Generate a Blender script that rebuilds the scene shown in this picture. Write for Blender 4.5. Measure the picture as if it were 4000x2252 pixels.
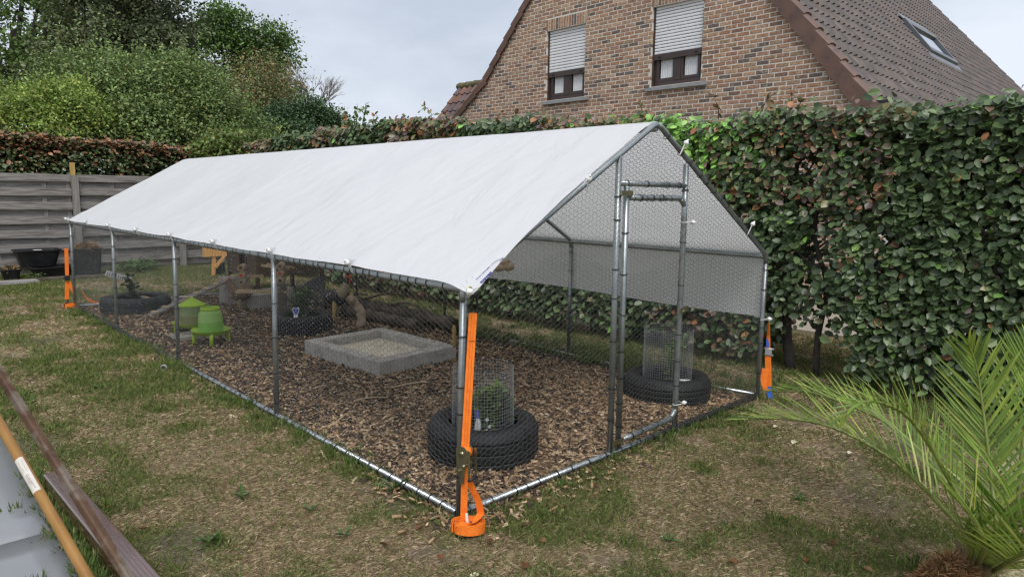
import bpy, math, random
import numpy as np
from mathutils import Matrix, Vector
random.seed(7); rng = np.random.default_rng(11)
R = math.radians
sc = bpy.context.scene
for o in list(bpy.data.objects): bpy.data.objects.remove(o)
COL = sc.collection

# ------------------------------------------------------------------ camera
CAM = np.array([-1.9766, -2.4002, 1.5384])
yaw, pitch, roll, FPX = 0.76509, -0.13527, 0.01478, 2668.06
cF = np.array([math.sin(yaw)*math.cos(pitch), math.cos(yaw)*math.cos(pitch), math.sin(pitch)])
_r = np.array([math.cos(yaw), -math.sin(yaw), 0.0]); _u = np.cross(_r, cF)
cR = _r*math.cos(roll) + _u*math.sin(roll); cU = -_r*math.sin(roll) + _u*math.cos(roll)
cd = bpy.data.cameras.new('camera'); cam = bpy.data.objects.new('camera', cd); COL.objects.link(cam)
cd.sensor_width = 36.0; cd.lens = FPX/4000*36; cd.clip_end = 2000; cd.clip_start = 0.05
m = Matrix(((cR[0], cU[0], -cF[0], CAM[0]), (cR[1], cU[1], -cF[1], CAM[1]), (cR[2], cU[2], -cF[2], CAM[2]), (0, 0, 0, 1)))
cam.matrix_world = m
sc.camera = cam
# ------------------------------------------------------------------ overcast sky, soft sun
w = bpy.data.worlds.new('World'); sc.world = w; w.use_nodes = True
nt = w.node_tree; nt.nodes.clear()
n_out = nt.nodes.new('ShaderNodeOutputWorld'); n_bg = nt.nodes.new('ShaderNodeBackground')
n_sky = nt.nodes.new('ShaderNodeTexSky'); n_sky.sky_type = 'NISHITA'; n_sky.sun_disc = False
SUN_EL, SUN_AZ = R(58), R(215)
n_sky.sun_elevation = SUN_EL; n_sky.sun_rotation = SUN_AZ
n_sky.dust_density = 4.0; n_sky.air_density = 1.2; n_sky.ozone_density = 1.5
n_tc = nt.nodes.new('ShaderNodeTexCoord'); n_map = nt.nodes.new('ShaderNodeMapping'); n_map.inputs['Scale'].default_value = (1.0, 1.0, 2.6)
n_no = nt.nodes.new('ShaderNodeTexNoise'); n_no.inputs['Scale'].default_value = 2.2; n_no.inputs['Detail'].default_value = 6; n_no.inputs['Roughness'].default_value = .55
n_rm = nt.nodes.new('ShaderNodeValToRGB')
n_rm.color_ramp.elements[0].position = .34; n_rm.color_ramp.elements[0].color = (3.9, 4.3, 5.05, 1)
n_rm.color_ramp.elements[1].position = .66; n_rm.color_ramp.elements[1].color = (5.8, 6.2, 6.85, 1)
n_mx = nt.nodes.new('ShaderNodeMixRGB'); n_mx.inputs[0].default_value = .88
L = nt.links.new
L(n_tc.outputs['Generated'], n_map.inputs[0]); L(n_map.outputs[0], n_no.inputs['Vector']); L(n_no.outputs[0], n_rm.inputs[0])
L(n_sky.outputs[0], n_mx.inputs[1]); L(n_rm.outputs[0], n_mx.inputs[2]); L(n_mx.outputs[0], n_bg.inputs[0]); L(n_bg.outputs[0], n_out.inputs[0])
n_bg.inputs['Strength'].default_value = 0.10
sl = bpy.data.lights.new('sun', 'SUN'); sl.energy = 1.5; sl.angle = R(28); sl.color = (1, .97, .92)
so = bpy.data.objects.new('sun', sl); COL.objects.link(so)
sd = Vector((math.sin(SUN_AZ)*math.cos(SUN_EL), math.cos(SUN_AZ)*math.cos(SUN_EL), math.sin(SUN_EL)))
so.rotation_euler = sd.to_track_quat('Z', 'Y').to_euler(); so.location = (-6, -8, 12)
vs = sc.view_settings; vs.view_transform = 'Standard'; vs.look = 'None'; vs.exposure = 0.62; vs.gamma = 1.0; vs.use_curve_mapping = False
sc.render.engine = 'CYCLES'
sc.cycles.use_denoising = True
sc.cycles.use_adaptive_sampling = False
sc.cycles.filter_width = 1.3
sc.cycles.sample_clamp_indirect = 4
sc.cycles.max_bounces = 6; sc.cycles.diffuse_bounces = 3; sc.cycles.glossy_bounces = 3; sc.cycles.transmission_bounces = 4; sc.cycles.transparent_max_bounces = 8
sc.cycles.caustics_reflective = False; sc.cycles.caustics_refractive = False

# ------------------------------------------------------------------ helpers
def ray(px, py):
    d = cF*FPX + cR*(px-2000) - cU*(py-1126); return d/np.linalg.norm(d)
def at(px, py, dist): return CAM + ray(px, py)*dist
def persp(P):
    d = np.asarray(P, float) - CAM; z = d@cF
    return 2000+FPX*(d@cR)/z, 1126-FPX*(d@cU)/z, z
def nrm(v): v = np.asarray(v, float); return v/(np.linalg.norm(v)+1e-12)
_lat = {}
def vnoise(x, y, s, seed=0):
    if seed not in _lat: _lat[seed] = np.random.default_rng(seed+100).random((256, 256))
    g = _lat[seed]; x = np.asarray(x)*s+500.3; y = np.asarray(y)*s+500.7
    xi = np.floor(x).astype(int); yi = np.floor(y).astype(int); fx = x-xi; fy = y-yi
    fx = fx*fx*(3-2*fx); fy = fy*fy*(3-2*fy); a = xi % 256; b = yi % 256; a1 = (a+1) % 256; b1 = (b+1) % 256
    return (g[a, b]*(1-fx)+g[a1, b]*fx)*(1-fy)+(g[a, b1]*(1-fx)+g[a1, b1]*fx)*fy
def fbm(x, y, s, seed=0, o=4): return sum(vnoise(x, y, s*2**k, seed+k)*.5**k for k in range(o))/sum(.5**k for k in range(o))
def sstep(a, b, x): t = np.clip((np.asarray(x)-a)/(b-a), 0, 1); return t*t*(3-2*t)

def mat(name, c1, c2=None, scale=6, rough=.65, metal=0., bump=0., bscale=None, stretch=(1, 1, 1), attr=None, coat=0., transl=0., spec=.5,
        c3=None, scale3=30, lo=.35, hi=.65, detail=5, lo3=.55, hi3=.7, rotz=0., amul=False):
    M = bpy.data.materials.new(name); M.use_nodes = True; t = M.node_tree; t.nodes.clear(); N = t.nodes.new; K = t.links.new
    out = N('ShaderNodeOutputMaterial'); b = N('ShaderNodeBsdfPrincipled'); K(b.outputs[0], out.inputs[0])
    b.inputs['Roughness'].default_value = rough; b.inputs['Metallic'].default_value = metal; b.inputs['Specular IOR Level'].default_value = spec
    b.inputs['Coat Weight'].default_value = coat; b.inputs['Coat Roughness'].default_value = .08
    geo = N('ShaderNodeNewGeometry'); mp = N('ShaderNodeMapping'); mp.inputs['Scale'].default_value = stretch; mp.inputs['Rotation'].default_value = (0, 0, rotz)
    K(geo.outputs['Position'], mp.inputs[0])
    def noise(s, d=detail):
        n = N('ShaderNodeTexNoise'); n.inputs['Scale'].default_value = s; n.inputs['Detail'].default_value = d; K(mp.outputs[0], n.inputs['Vector']); return n
    def rgb(c): return (c[0], c[1], c[2], 1)
    src = None
    if attr:
        a = N('ShaderNodeVertexColor'); a.layer_name = attr; src = a.outputs[0]
    if c2 is not None:
        n = noise(scale); r = N('ShaderNodeValToRGB'); r.color_ramp.elements[0].position = lo; r.color_ramp.elements[1].position = hi
        r.color_ramp.elements[0].color = rgb(c1); r.color_ramp.elements[1].color = rgb(c2); K(n.outputs[0], r.inputs[0])
        if src is not None:
            x = N('ShaderNodeMixRGB'); x.blend_type = 'MULTIPLY'; x.inputs[0].default_value = 1; K(src, x.inputs[1]); K(r.outputs[0], x.inputs[2]); src = x.outputs[0]
        else: src = r.outputs[0]
    if c3 is not None:
        n = noise(scale3, 3); r = N('ShaderNodeValToRGB'); r.color_ramp.elements[0].position = lo3; r.color_ramp.elements[1].position = hi3
        K(n.outputs[0], r.inputs[0]); x = N('ShaderNodeMixRGB'); K(r.outputs[0], x.inputs[0]); x.inputs[2].default_value = rgb(c3)
        if src is not None: K(src, x.inputs[1])
        else: x.inputs[1].default_value = rgb(c1)
        src = x.outputs[0]
    if src is not None: K(src, b.inputs['Base Color'])
    else: b.inputs['Base Color'].default_value = rgb(c1)
    if bump:
        n = noise(bscale or scale*3); bp = N('ShaderNodeBump'); bp.inputs['Strength'].default_value = min(1, bump); bp.inputs['Distance'].default_value = .01
        K(n.outputs[0], bp.inputs['Height']); K(bp.outputs[0], b.inputs['Normal'])
    if transl:
        tr = N('ShaderNodeBsdfTranslucent'); mx = N('ShaderNodeMixShader'); mx.inputs[0].default_value = transl
        if src is not None: K(src, tr.inputs[0])
        else: tr.inputs[0].default_value = rgb(c1)
        K(b.outputs[0], mx.inputs[1]); K(tr.outputs[0], mx.inputs[2]); K(mx.outputs[0], out.inputs[0])
    return M

def prop(o, label=None, cat=None, group=None, kind=None):
    if label: o['label'] = label
    if cat: o['category'] = cat
    if group: o['group'] = group
    if kind: o['kind'] = kind
    return o
def thing(name, label, cat, loc=(0, 0, 0), group=None):
    o = bpy.data.objects.new(name, None); COL.objects.link(o); o.location = Vector(loc); o.empty_display_size = .1
    return prop(o, label, cat, group)
def attach(o, parent):
    """children are built in world coordinates; the parent's own place is taken out again"""
    if parent is not None:
        o.parent = parent
        o.matrix_parent_inverse = Matrix.Translation(parent.location).inverted() if parent.type == 'EMPTY' else Matrix.Identity(4)
def link(name, me, mt, parent=None):
    o = bpy.data.objects.new(name, me); COL.objects.link(o)
    if mt is not None and not me.materials: me.materials.append(mt)
    attach(o, parent)
    return o
def np_mesh(name, V, F, mt=None, parent=None, col=None, smooth=False):
    """V (n,3); F (m,k) one face size; col (n,3) per vertex"""
    V = np.ascontiguousarray(V, dtype=np.float32); F = np.ascontiguousarray(F, dtype=np.int32)
    me = bpy.data.meshes.new(name); k = F.shape[1]
    me.vertices.add(len(V)); me.vertices.foreach_set('co', V.ravel())
    me.loops.add(F.size); me.loops.foreach_set('vertex_index', F.ravel())
    me.polygons.add(len(F)); me.polygons.foreach_set('loop_start', np.arange(0, F.size, k, dtype=np.int32))
    me.polygons.foreach_set('loop_total', np.full(len(F), k, dtype=np.int32))
    if smooth: me.polygons.foreach_set('use_smooth', np.ones(len(F), dtype=bool))
    me.update(calc_edges=True)
    if col is not None:
        a = me.color_attributes.new('Col', 'FLOAT_COLOR', 'POINT')
        c = np.ones((len(V), 4), dtype=np.float32); c[:, :3] = col; a.data.foreach_set('color', c.ravel())
    return link(name, me, mt, parent)

class MB:
    def __init__(s): s.v = []; s.f = []; s.c = []; s.cur = None; s.sm = []
    def add(s, V, F, smooth=False):
        b = len(s.v); s.v += [tuple(map(float, q)) for q in V]; s.f += [tuple(int(i)+b for i in q) for q in F]; s.sm += [smooth]*len(F)
        s.c += [s.cur or (1, 1, 1)]*len(V); return s
    def obox(s, c, ax, ay, az):
        """centre and three half-axis vectors"""
        c, ax, ay, az = [np.asarray(q, float) for q in (c, ax, ay, az)]
        V = [c+i*ax+j*ay+k*az for k in (-1, 1) for j in (-1, 1) for i in (-1, 1)]
        return s.add(V, [(0, 2, 3, 1), (4, 5, 7, 6), (0, 1, 5, 4), (2, 6, 7, 3), (0, 4, 6, 2), (1, 3, 7, 5)])
    def box(s, x0, x1, y0, y1, z0, z1):
        return s.obox(((x0+x1)/2, (y0+y1)/2, (z0+z1)/2), ((x1-x0)/2, 0, 0), (0, (y1-y0)/2, 0), (0, 0, (z1-z0)/2))
    def beam(s, p, q, wd, ht, up=(0, 0, 1)):
        p, q = np.asarray(p, float), np.asarray(q, float); d = q-p; t = nrm(d); sd = nrm(np.cross(t, up)); u = np.cross(sd, t)
        return s.obox((p+q)/2, d/2, sd*wd/2, u*ht/2)
    def loft(s, path, rad, n=8, cap=True, smooth=True, up=(0, 0, 1), closed=False, tw=0):
        """path points; rad = scalar or list of r or (ra side, rb up)"""
        P = np.asarray(path, float); m = len(P)
        if not hasattr(rad, '__len__'): rad = [rad]*m
        V = []; pu = np.asarray(up, float)
        for i in range(m):
            if closed: t = nrm(P[(i+1) % m]-P[i-1])
            else: t = nrm(P[min(i+1, m-1)]-P[max(i-1, 0)])
            if abs(t@nrm(pu)) > .98: pu = np.array([1., 0, 0]) if abs(t[0]) < .9 else np.array([0., 1, 0])
            sd = nrm(np.cross(t, pu)); u = np.cross(sd, t); pu = u
            ra, rb = rad[i] if hasattr(rad[i], '__len__') else (rad[i], rad[i])
            for k in range(n):
                a = 2*math.pi*k/n+tw; V.append(P[i]+sd*math.cos(a)*ra+u*math.sin(a)*rb)
        F = []
        for i in range(m if closed else m-1):
            j = (i+1) % m
            for k in range(n): F.append((i*n+k, i*n+(k+1) % n, j*n+(k+1) % n, j*n+k))
        s.add(V, F, smooth)
        if cap and not closed:
            b = len(s.v)-m*n
            s.f.append(tuple(b+k for k in range(n))[::-1]); s.f.append(tuple(b+(m-1)*n+k for k in range(n))); s.sm += [False, False]
        return s
    def tube(s, p, q, r, n=8, cap=True): return s.loft([p, q], r, n, cap)
    def lathe(s, prof, c=(0, 0, 0), n=24, smooth=True, axis=None, close=False):
        """prof [(r,z)]"""
        V = []; c = np.asarray(c, float); ax = np.array([0, 0, 1.]) if axis is None else nrm(axis)
        e1 = nrm(np.cross(ax, (0, 1, 0) if abs(ax[1]) < .9 else (1, 0, 0))); e2 = np.cross(ax, e1)
        for r, z in prof:
            for k in range(n):
                a = 2*math.pi*k/n; V.append(c+e1*r*math.cos(a)+e2*r*math.sin(a)+ax*z)
        F = []
        m = len(prof)
        for i in range(m if close else m-1):
            j = (i+1) % m
            for k in range(n): F.append((i*n+k, i*n+(k+1) % n, j*n+(k+1) % n, j*n+k))
        return s.add(V, F, smooth)
    def ball(s, c, r, n=10, sq=(1, 1, 1)):
        prof = [(math.sin(math.pi*i/n)*r, -math.cos(math.pi*i/n)*r) for i in range(n+1)]
        b = len(s.v); s.lathe(prof, (0, 0, 0), n+2)
        for i in range(b, len(s.v)): s.v[i] = (s.v[i][0]*sq[0]+c[0], s.v[i][1]*sq[1]+c[1], s.v[i][2]*sq[2]+c[2])
        return s
    def prism(s, poly, d):
        """planar 3-D polygon extruded by vector d"""
        P = [np.asarray(q, float) for q in poly]; n = len(P); d = np.asarray(d, float)
        V = P+[q+d for q in P]
        F = [tuple(range(n))[::-1], tuple(range(n, 2*n))]+[(i, (i+1) % n, n+(i+1) % n, n+i) for i in range(n)]
        return s.add(V, F)
    def mesh(s, name, col=False):
        me = bpy.data.meshes.new(name); me.from_pydata(s.v, [], s.f)
        me.polygons.foreach_set('use_smooth', s.sm)
        if col:
            a = me.color_attributes.new('Col', 'FLOAT_COLOR', 'POINT'); c = np.ones((len(s.v), 4), dtype=np.float32); c[:, :3] = np.array(s.c); a.data.foreach_set('color', c.ravel())
        me.update(); return me
    def build(s, name, mt, parent=None, col=False): return link(name, s.mesh(name, col), mt, parent)

def crom(pts, n=8):
    P = [np.asarray(p, float) for p in pts]; P = [2*P[0]-P[1]]+P+[2*P[-1]-P[-2]]; out = []
    for i in range(1, len(P)-2):
        for k in range(n):
            t = k/n; a, b, c, d = P[i-1:i+3]
            out.append(.5*(2*b+(c-a)*t+(2*a-5*b+4*c-d)*t*t+(3*b-a-3*c+d)*t**3))
    out.append(P[-2]); return out

# leaf scatter -------------------------------------------------------------
BEECH = (np.array([[0, 0, 0], [.28, .30, .06], [.68, .30, .05], [1, 0, -.05], [.68, -.30, .05], [.28, -.30, .06], [.5, 0, -.03]]),
         np.array([[0, 6, 2, 1], [6, 3, 2, 2], [0, 5, 4, 6], [6, 4, 3, 3]]))
DIAM = (np.array([[0, 0, 0], [.5, .33, .05], [1, 0, -.04], [.5, -.33, .05]]), np.array([[0, 1, 2, 3]]))
BLADE = (np.array([[0, -.5, 0], [0, .5, 0], [.6, .3, .12], [1, 0, .02]]), np.array([[0, 1, 2, 3]]))
def frames(D, Nn):
    D = D/np.linalg.norm(D, axis=1, keepdims=True); S = np.cross(Nn, D); S /= np.linalg.norm(S, axis=1, keepdims=True)+1e-9
    return D, S, np.cross(D, S)
def scatter(name, P, D, Nn, S, C, tpl, mt, parent=None, wid=None):
    T, F = tpl
    if F.shape[1] == 4 and any(f[2] == f[3] for f in F):   # to triangles
        tr = []
        for f in F:
            tr.append(f[:3])
            if f[2] != f[3]: tr.append((f[0], f[2], f[3]))
        F = np.array(tr)
    n = len(P); D, Sd, U = frames(D, Nn); S = np.asarray(S).reshape(-1, 1, 1); W = S if wid is None else np.asarray(wid).reshape(-1, 1, 1)
    V = P[:, None, :]+T[None, :, 0, None]*S*D[:, None, :]+T[None, :, 1, None]*W*Sd[:, None, :]+T[None, :, 2, None]*S*U[:, None, :]
    k = len(T); FF = (F[None]+(np.arange(n)*k)[:, None, None]).reshape(-1, F.shape[1])
    return np_mesh(name, V.reshape(-1, 3), FF, mt, parent, np.repeat(np.asarray(C), k, axis=0))
def rdir(n):
    v = rng.normal(size=(n, 3)); return v/np.linalg.norm(v, axis=1, keepdims=True)
def palette(n, cols, wts, jit=.15):
    wts = np.array(wts, float); wts /= wts.sum(); c = np.array(cols)[rng.choice(len(cols), n, p=wts)]
    return np.clip(c*(1+rng.normal(0, jit, (n, 1))), .004, .95)
# ------------------------------------------------------------------ materials
TUBE = mat('galvanised tube', (.24, .27, .275), (.34, .365, .37), 9, .38, .75, .12, 60)
WIRE = mat('netting wire', (.115, .125, .125), None, rough=.5, metal=.3)
RAIL = mat('sky-lightened galvanised rail', (.40, .43, .44), (.50, .53, .54), 9, .26, .95, .12, 60)  # tube metal coloured lighter, to imitate bright sky highlights along the base rails
CAGEW = mat('cage wire', (.42, .43, .44), None, rough=.45, metal=.5)
BLACK = mat('black plastic', (.012, .012, .013), (.022, .022, .024), 8, .42, spec=.4)
TIE = mat('cable tie black', (.01, .01, .01), rough=.5)
RUBBER = mat('tyre rubber', (.011, .011, .012), (.022, .022, .023), 14, .62, bump=.2, bscale=90, spec=.35, c3=(.05, .045, .038), scale3=7, lo3=.6, hi3=.8)
WHITE = mat('white plastic', (.78, .78, .78), rough=.45)
ORANGE = mat('orange webbing', (.98, .235, .014), (.88, .18, .011), 40, .75, bump=.4, bscale=260)
STITCH = mat('dark stitching', (.22, .05, .01), rough=.9)
BLUE = mat('blue webbing', (.03, .13, .52), rough=.7)
ZINC = mat('yellow zinc steel', (.34, .31, .19), (.26, .25, .17), 20, .32, .85)
CONC = mat('concrete', (.33, .31, .28), (.42, .395, .36), 5, .9, bump=.35, bscale=70, c3=(.24, .225, .205), scale3=16)
STONE = mat('blue stone', (.24, .245, .25), (.31, .31, .31), 8, .8, bump=.2, bscale=60)
SAND = mat('sand', (.50, .44, .35), (.60, .54, .44), 9, .95, bump=.5, bscale=55)
WEATHER = mat('weathered wood', (.20, .185, .175), (.33, .31, .295), 7, .85, bump=.5, bscale=26, stretch=(.35, 4, 5), c3=(.115, .10, .09), scale3=5, lo3=.52, hi3=.74)
WEATHERV = mat('weathered post wood', (.20, .185, .175), (.31, .29, .275), 7, .85, bump=.5, bscale=26, stretch=(4, 4, .35))
NEWWOOD = mat('new stained wood', (.62, .32, .10), (.74, .42, .16), 12, .6, bump=.2, stretch=(3, 3, .6))
STAKE = mat('treated stake', (.42, .27, .08), (.52, .35, .12), 10, .7, stretch=(4, 4, .5))
PALEWOOD = mat('pale wood', (.36, .26, .15), (.46, .35, .21), 10, .7, bump=.2)
DARKWOOD = mat('dark hut wood', (.10, .068, .045), (.15, .105, .072), 9, .75, bump=.3, stretch=(1, 1, 4))
DEADWOOD = mat('dead wood', (.30, .225, .15), (.44, .34, .24), 9, .85, bump=.6, bscale=22, stretch=(1, 1, .5))
LOGDARK = mat('dark bark', (.055, .042, .032), (.12, .095, .072), 8, .9, bump=.8, bscale=24)
BARK = mat('bark', (.035, .03, .025), (.075, .065, .055), 12, .9, bump=.6, bscale=40)
BEAM = mat('painted beam', (.085, .034, .026), (.12, .05, .037), 11, .26, bump=.12, bscale=45, stretch=(6, .8, 6), coat=1., spec=.8)
POLE = mat('varnished ash handle', (.24, .115, .022), (.33, .17, .038), 5, .45, bump=.1, stretch=(4, 1.2, 1.2), c3=(.27, .13, .03), scale3=4)
RUST = mat('rusty iron', (.065, .03, .014), (.12, .068, .038), 12, .7, metal=.25, bump=.4, bscale=70, c3=(.17, .14, .11), scale3=9, lo3=.5, hi3=.62)
WETSHEET = mat('wet grey sheet', (.21, .215, .225), (.25, .255, .265), 2.2, .38, bump=.04, bscale=3, coat=.35, spec=1.)
LIME = mat('lime plastic', (.36, .56, .015), rough=.4, transl=.15)
LIMECLEAR = mat('translucent green plastic', (.40, .64, .17), rough=.3, transl=.35)
LIMEWATER = mat('water filled green plastic', (.26, .54, .10), rough=.3, transl=.25)
SEED = mat('grain behind plastic', (.26, .24, .10), (.20, .22, .09), 60, .4, transl=.1)
COIR = mat('coir', (.20, .10, .035), (.30, .17, .07), 60, .95, bump=1, bscale=120)
LEAF = mat('leaf', (2.15, 2.1, 2.0), (2.7, 2.6, 2.4), 3, attr='Col', rough=.5, transl=.25, spec=.35)
HLEAF = mat('hedge leaf', (1.95, 1.95, 1.95), (2.7, 2.7, 2.65), 9, attr='Col', rough=.38, transl=.14, spec=.5)
GRASS = mat('grass blades', (1, 1, 1), attr='Col', rough=.75, transl=.25, spec=.25)
CHIP = mat('wood chips', (.75, .75, .75), (1.15, 1.15, 1.15), 90, .8, attr='Col', bump=.2)
PALM = mat('palm leaflet', (1.6, 1.5, 1.3), (2.3, 2.1, 1.8), 8, attr='Col', rough=.36, transl=.22, spec=.5)
RED = mat('red skin', (.45, .012, .012), (.55, .03, .02), 60, .5)

# ------------------------------------------------------------------ ground
LEN, WID, EAVE, RIDGE = 7.87, 3.0, 1.112, 1.971
def greenness(x, y):
    g = fbm(x, y, .8, 3, 3)*.36+fbm(x, y, 4.2, 9, 4)*.64
    g = g+.06*sstep(-1.0, 1.2, x-.55*y+.6*0)*(np.asarray(y) < -.9)-.06*np.exp(-(((np.asarray(x)-1.6)/.8)**2+((np.asarray(y)+.55)/.4)**2))            # greener towards the palm
    g = g+.12*sstep(8.5, 11, y)
    dx = np.minimum(np.abs(np.asarray(x)), 9); g = g+.13*np.exp(-(dx/.22)**2)*(np.asarray(y) > -.2)*(np.asarray(y) < 8)
    return sstep(.435, .64, g)
def gz(x, y): return (fbm(x, y, 1.1, 21, 3)-.5)*.05*1.0
def axis(lo, hi, step, far): 
    a = np.arange(lo, hi+1e-6, step); k = np.array([.3, .8, 1.6, 3, 6, 12, 25, 50, 100, 200, 400.]); k = k[k <= far]
    return np.concatenate([(lo-k)[::-1], a, hi+k])
gx = axis(-3.4, 5.2, .055, 400); gy = axis(-2.6, 12.6, .07, 400)
X, Y = np.meshgrid(gx, gy, indexing='ij'); Z = gz(X, Y)-.012
inb = (X > -.05) & (X < 3.05) & (Y > -.05) & (Y < 7.95); Z = np.where(inb, -.02, Z)
nx, ny = X.shape; idx = np.arange(nx*ny).reshape(nx, ny)
Fq = np.stack([idx[:-1, :-1], idx[1:, :-1], idx[1:, 1:], idx[:-1, 1:]], -1).reshape(-1, 4)
gr = greenness(X, Y); soil = sstep(.58, .72, fbm(X, Y, 2.1, 40, 4))
dry = np.array([.37, .29, .19]); grn = np.array([.165, .165, .07]); so_ = np.array([.11, .083, .06])
tone = (.62+.76*fbm(X, Y, 7, 55, 3))[..., None]
gc = (dry*(1-gr[..., None])+grn*gr[..., None])*(1-.75*soil[..., None])+so_*.75*soil[..., None]; gc = gc*tone
LAWN = mat('lawn soil and thatch', (.55, .55, .55), (1.35, 1.35, 1.3), 70, .95, attr='Col', bump=.9, bscale=110)
o = np_mesh('lawn', np.stack([X, Y, Z], -1).reshape(-1, 3), Fq, LAWN, None, gc.reshape(-1, 3), True); prop(o, kind='structure')
# terrace beyond the hedge
mb = MB()
mb.box(5.9, 7.985, -4, 3.2, -.08, .035)
TERR = mat('terrace paving', (.30, .25, .20), (.38, .33, .27), 4, .85, bump=.3)
prop(mb.build('terrace', TERR), kind='structure')

# grass blades: dry thatch lying, green tufts standing
def in_bed(x, y): return (x > .02) & (x < 2.95) & (y > .02) & (y < LEN-.02)
def grass_pts(n, x0, x1, y0, y1):
    x = rng.uniform(x0, x1, n); y = rng.uniform(y0, y1, n); px = (np.stack([x, y, 0*x], 1)-CAM); z = px@cF
    u = (px@cR)/z; v = (px@cU)/z
    k = (z > .3) & (np.abs(u) < .80) & (v > -.50) & ~in_bed(x, y) & ~((x < -1.425) & (y > -.35) & (y < 3.15))
    return x[k], y[k]
xs, ys = [], []
for n, b in ((330000, (-2.2, 2.6, -1.9, 1.2)), (190000, (-2.2, .6, 1.2, 5.0)), (70000, (-2.4, .5, 5.0, 12.2)), (90000, (2.6, 5.8, -1.6, 2.5)), (60000, (-.5, 4.4, 7.7, 12.3)), (20000, (2.6, 4.4, 2.0, 8.5))):
    a, b_ = grass_pts(n, *b); xs.append(a); ys.append(b_)
gx_ = np.concatenate(xs); gy_ = np.concatenate(ys)
G = greenness(gx_, gy_); S_ = sstep(.58, .72, fbm(gx_, gy_, 2.1, 40, 4))
keep = rng.random(len(gx_)) < (1-.75*S_)
gx_, gy_, G = gx_[keep], gy_[keep], G[keep]; n = len(gx_)
isg = rng.random(n) < (.14+.72*G)
a = rng.uniform(0, 2*np.pi, n); el = np.where(isg, rng.uniform(.25, 1.25, n), rng.uniform(.02, .35, n))
D = np.stack([np.cos(a)*np.cos(el), np.sin(a)*np.cos(el), np.sin(el)], 1); Nn = rdir(n)*.5+np.array([0, 0, 1.])
dist = np.hypot(gx_-CAM[0], gy_-CAM[1])
S = np.where(isg, rng.uniform(.022, .055, n), rng.uniform(.02, .06, n))*np.clip(dist/5, .85, 1.4); W = S*0+np.clip(dist*.00036, .0011, .0045)*rng.uniform(.7, 1.3, n)
C = np.where(isg[:, None], palette(n, [(.15, .195, .05), (.115, .17, .042), (.20, .22, .075), (.28, .25, .11)], [4, 4, 2, 2], .22),
             palette(n, [(.45, .355, .225), (.53, .43, .285), (.37, .285, .18), (.25, .18, .11)], [4, 1.5, 3.6, 1.6], .2))
P = np.stack([gx_, gy_, gz(gx_, gy_)-.008], 1)
o = scatter('grass', P, D, Nn, S, C, BLADE, GRASS, None, W); prop(o, 'patchy lawn grass, dry straw with green tufts', 'grass', kind='stuff')
# longer tufts along the base rails, the beam and the hedge foot
def tufts(pts, per, hgt, rad):
    Q = []; 
    for p in pts:
        k = per; q = np.array(p)[None]+rng.normal(0, rad, (k, 3))*[1, 1, 0]; Q.append(q)
    return np.concatenate(Q)
tp = []
for k in range(120): tp.append((rng.normal(-.05, .05), rng.uniform(-.1, 7.8), 0))
for k in range(45): tp.append((rng.uniform(0, 3), rng.normal(-.06, .05), 0))
for k in range(150): 
    t = rng.random(); tp.append((-1.405+.008*rng.normal(), 1.9-2*t, 0))
for k in range(260):
    x = rng.uniform(-2, 2.6); y = rng.uniform(-1.8, 4); 
    if not in_bed(x, y) and greenness(x, y) > .6: tp.append((x, y, 0))
for k in range(150): tp.append((rng.uniform(3.05, 3.8), rng.uniform(-.5, 7.5), 0))
for k in range(160): tp.append((rng.normal(2.96, .06), rng.uniform(.2, 7.8), 0))
Q = tufts(tp, 26, .07, .022); n = len(Q); a = rng.uniform(0, 2*np.pi, n); el = rng.uniform(.7, 1.45, n)
D = np.stack([np.cos(a)*np.cos(el), np.sin(a)*np.cos(el), np.sin(el)], 1)
dist = np.hypot(Q[:, 0]-CAM[0], Q[:, 1]-CAM[1]); Q[:, 2] = gz(Q[:, 0], Q[:, 1])-.008
o = scatter('grass_tufts', Q, D, rdir(n), rng.uniform(.03, .075, n), palette(n, [(.11, .17, .04), (.145, .205, .055), (.08, .135, .032), (.33, .28, .15)], [4, 3, 2, .8], .2), BLADE, GRASS, None, np.clip(dist*.0008, .003, .006)*rng.uniform(.8, 1.3, n))
prop(o, 'longer green grass tufts beside rails, beam and lawn patches', 'grass', kind='stuff')

# ------------------------------------------------------------------ wood chip bed
bx = np.linspace(.015, 2.97, 75); by = np.linspace(.015, LEN-.03, 190); X, Y = np.meshgrid(bx, by, indexing='ij')
def bedz(x, y): return .004+.035*(fbm(x, y, 1.3, 71, 3)-.40)*sstep(0, .3, x)*sstep(0, .25, y)+.008*sstep(.0, .35, np.minimum(x, y))
def bed_edge(y): return 2.62+.28*(fbm(y, y*0, 1.2, 77, 3)-.5)+.18*sstep(1.1, .3, y)
Z = np.where(X < bed_edge(Y)+.1, bedz(X, Y), -.015)
nx, ny = X.shape; idx = np.arange(nx*ny).reshape(nx, ny); Fq = np.stack([idx[:-1, :-1], idx[1:, :-1], idx[1:, 1:], idx[:-1, 1:]], -1).reshape(-1, 4)
BED = mat('mulch', (.030, .021, .015), (.085, .058, .038), 40, .95, bump=1, bscale=80)
prop(np_mesh('wood_chip_bed', np.stack([X, Y, Z], -1).reshape(-1, 3), Fq, BED, None, None, True), kind='structure')
px_ = []
for n, y0, y1 in ((26000, 0, 1.7), (15000, 1.7, 3.6), (15000, 3.6, LEN-.05)):
    x = rng.uniform(.02, 2.97, n); y = rng.uniform(y0+.02, y1, n); k = x < bed_edge(y)+rng.normal(0, .05, n); px_.append(np.stack([x[k], y[k]], 1))
for k in range(1500):   # spilled over the rails
    t = rng.random()
    q = (rng.normal(-.02, .10), rng.uniform(-.1, 4.5)) if t < .55 else (rng.uniform(-.1, 1.5), rng.normal(-.02, .11))
    px_.append(np.array([q]))
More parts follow.
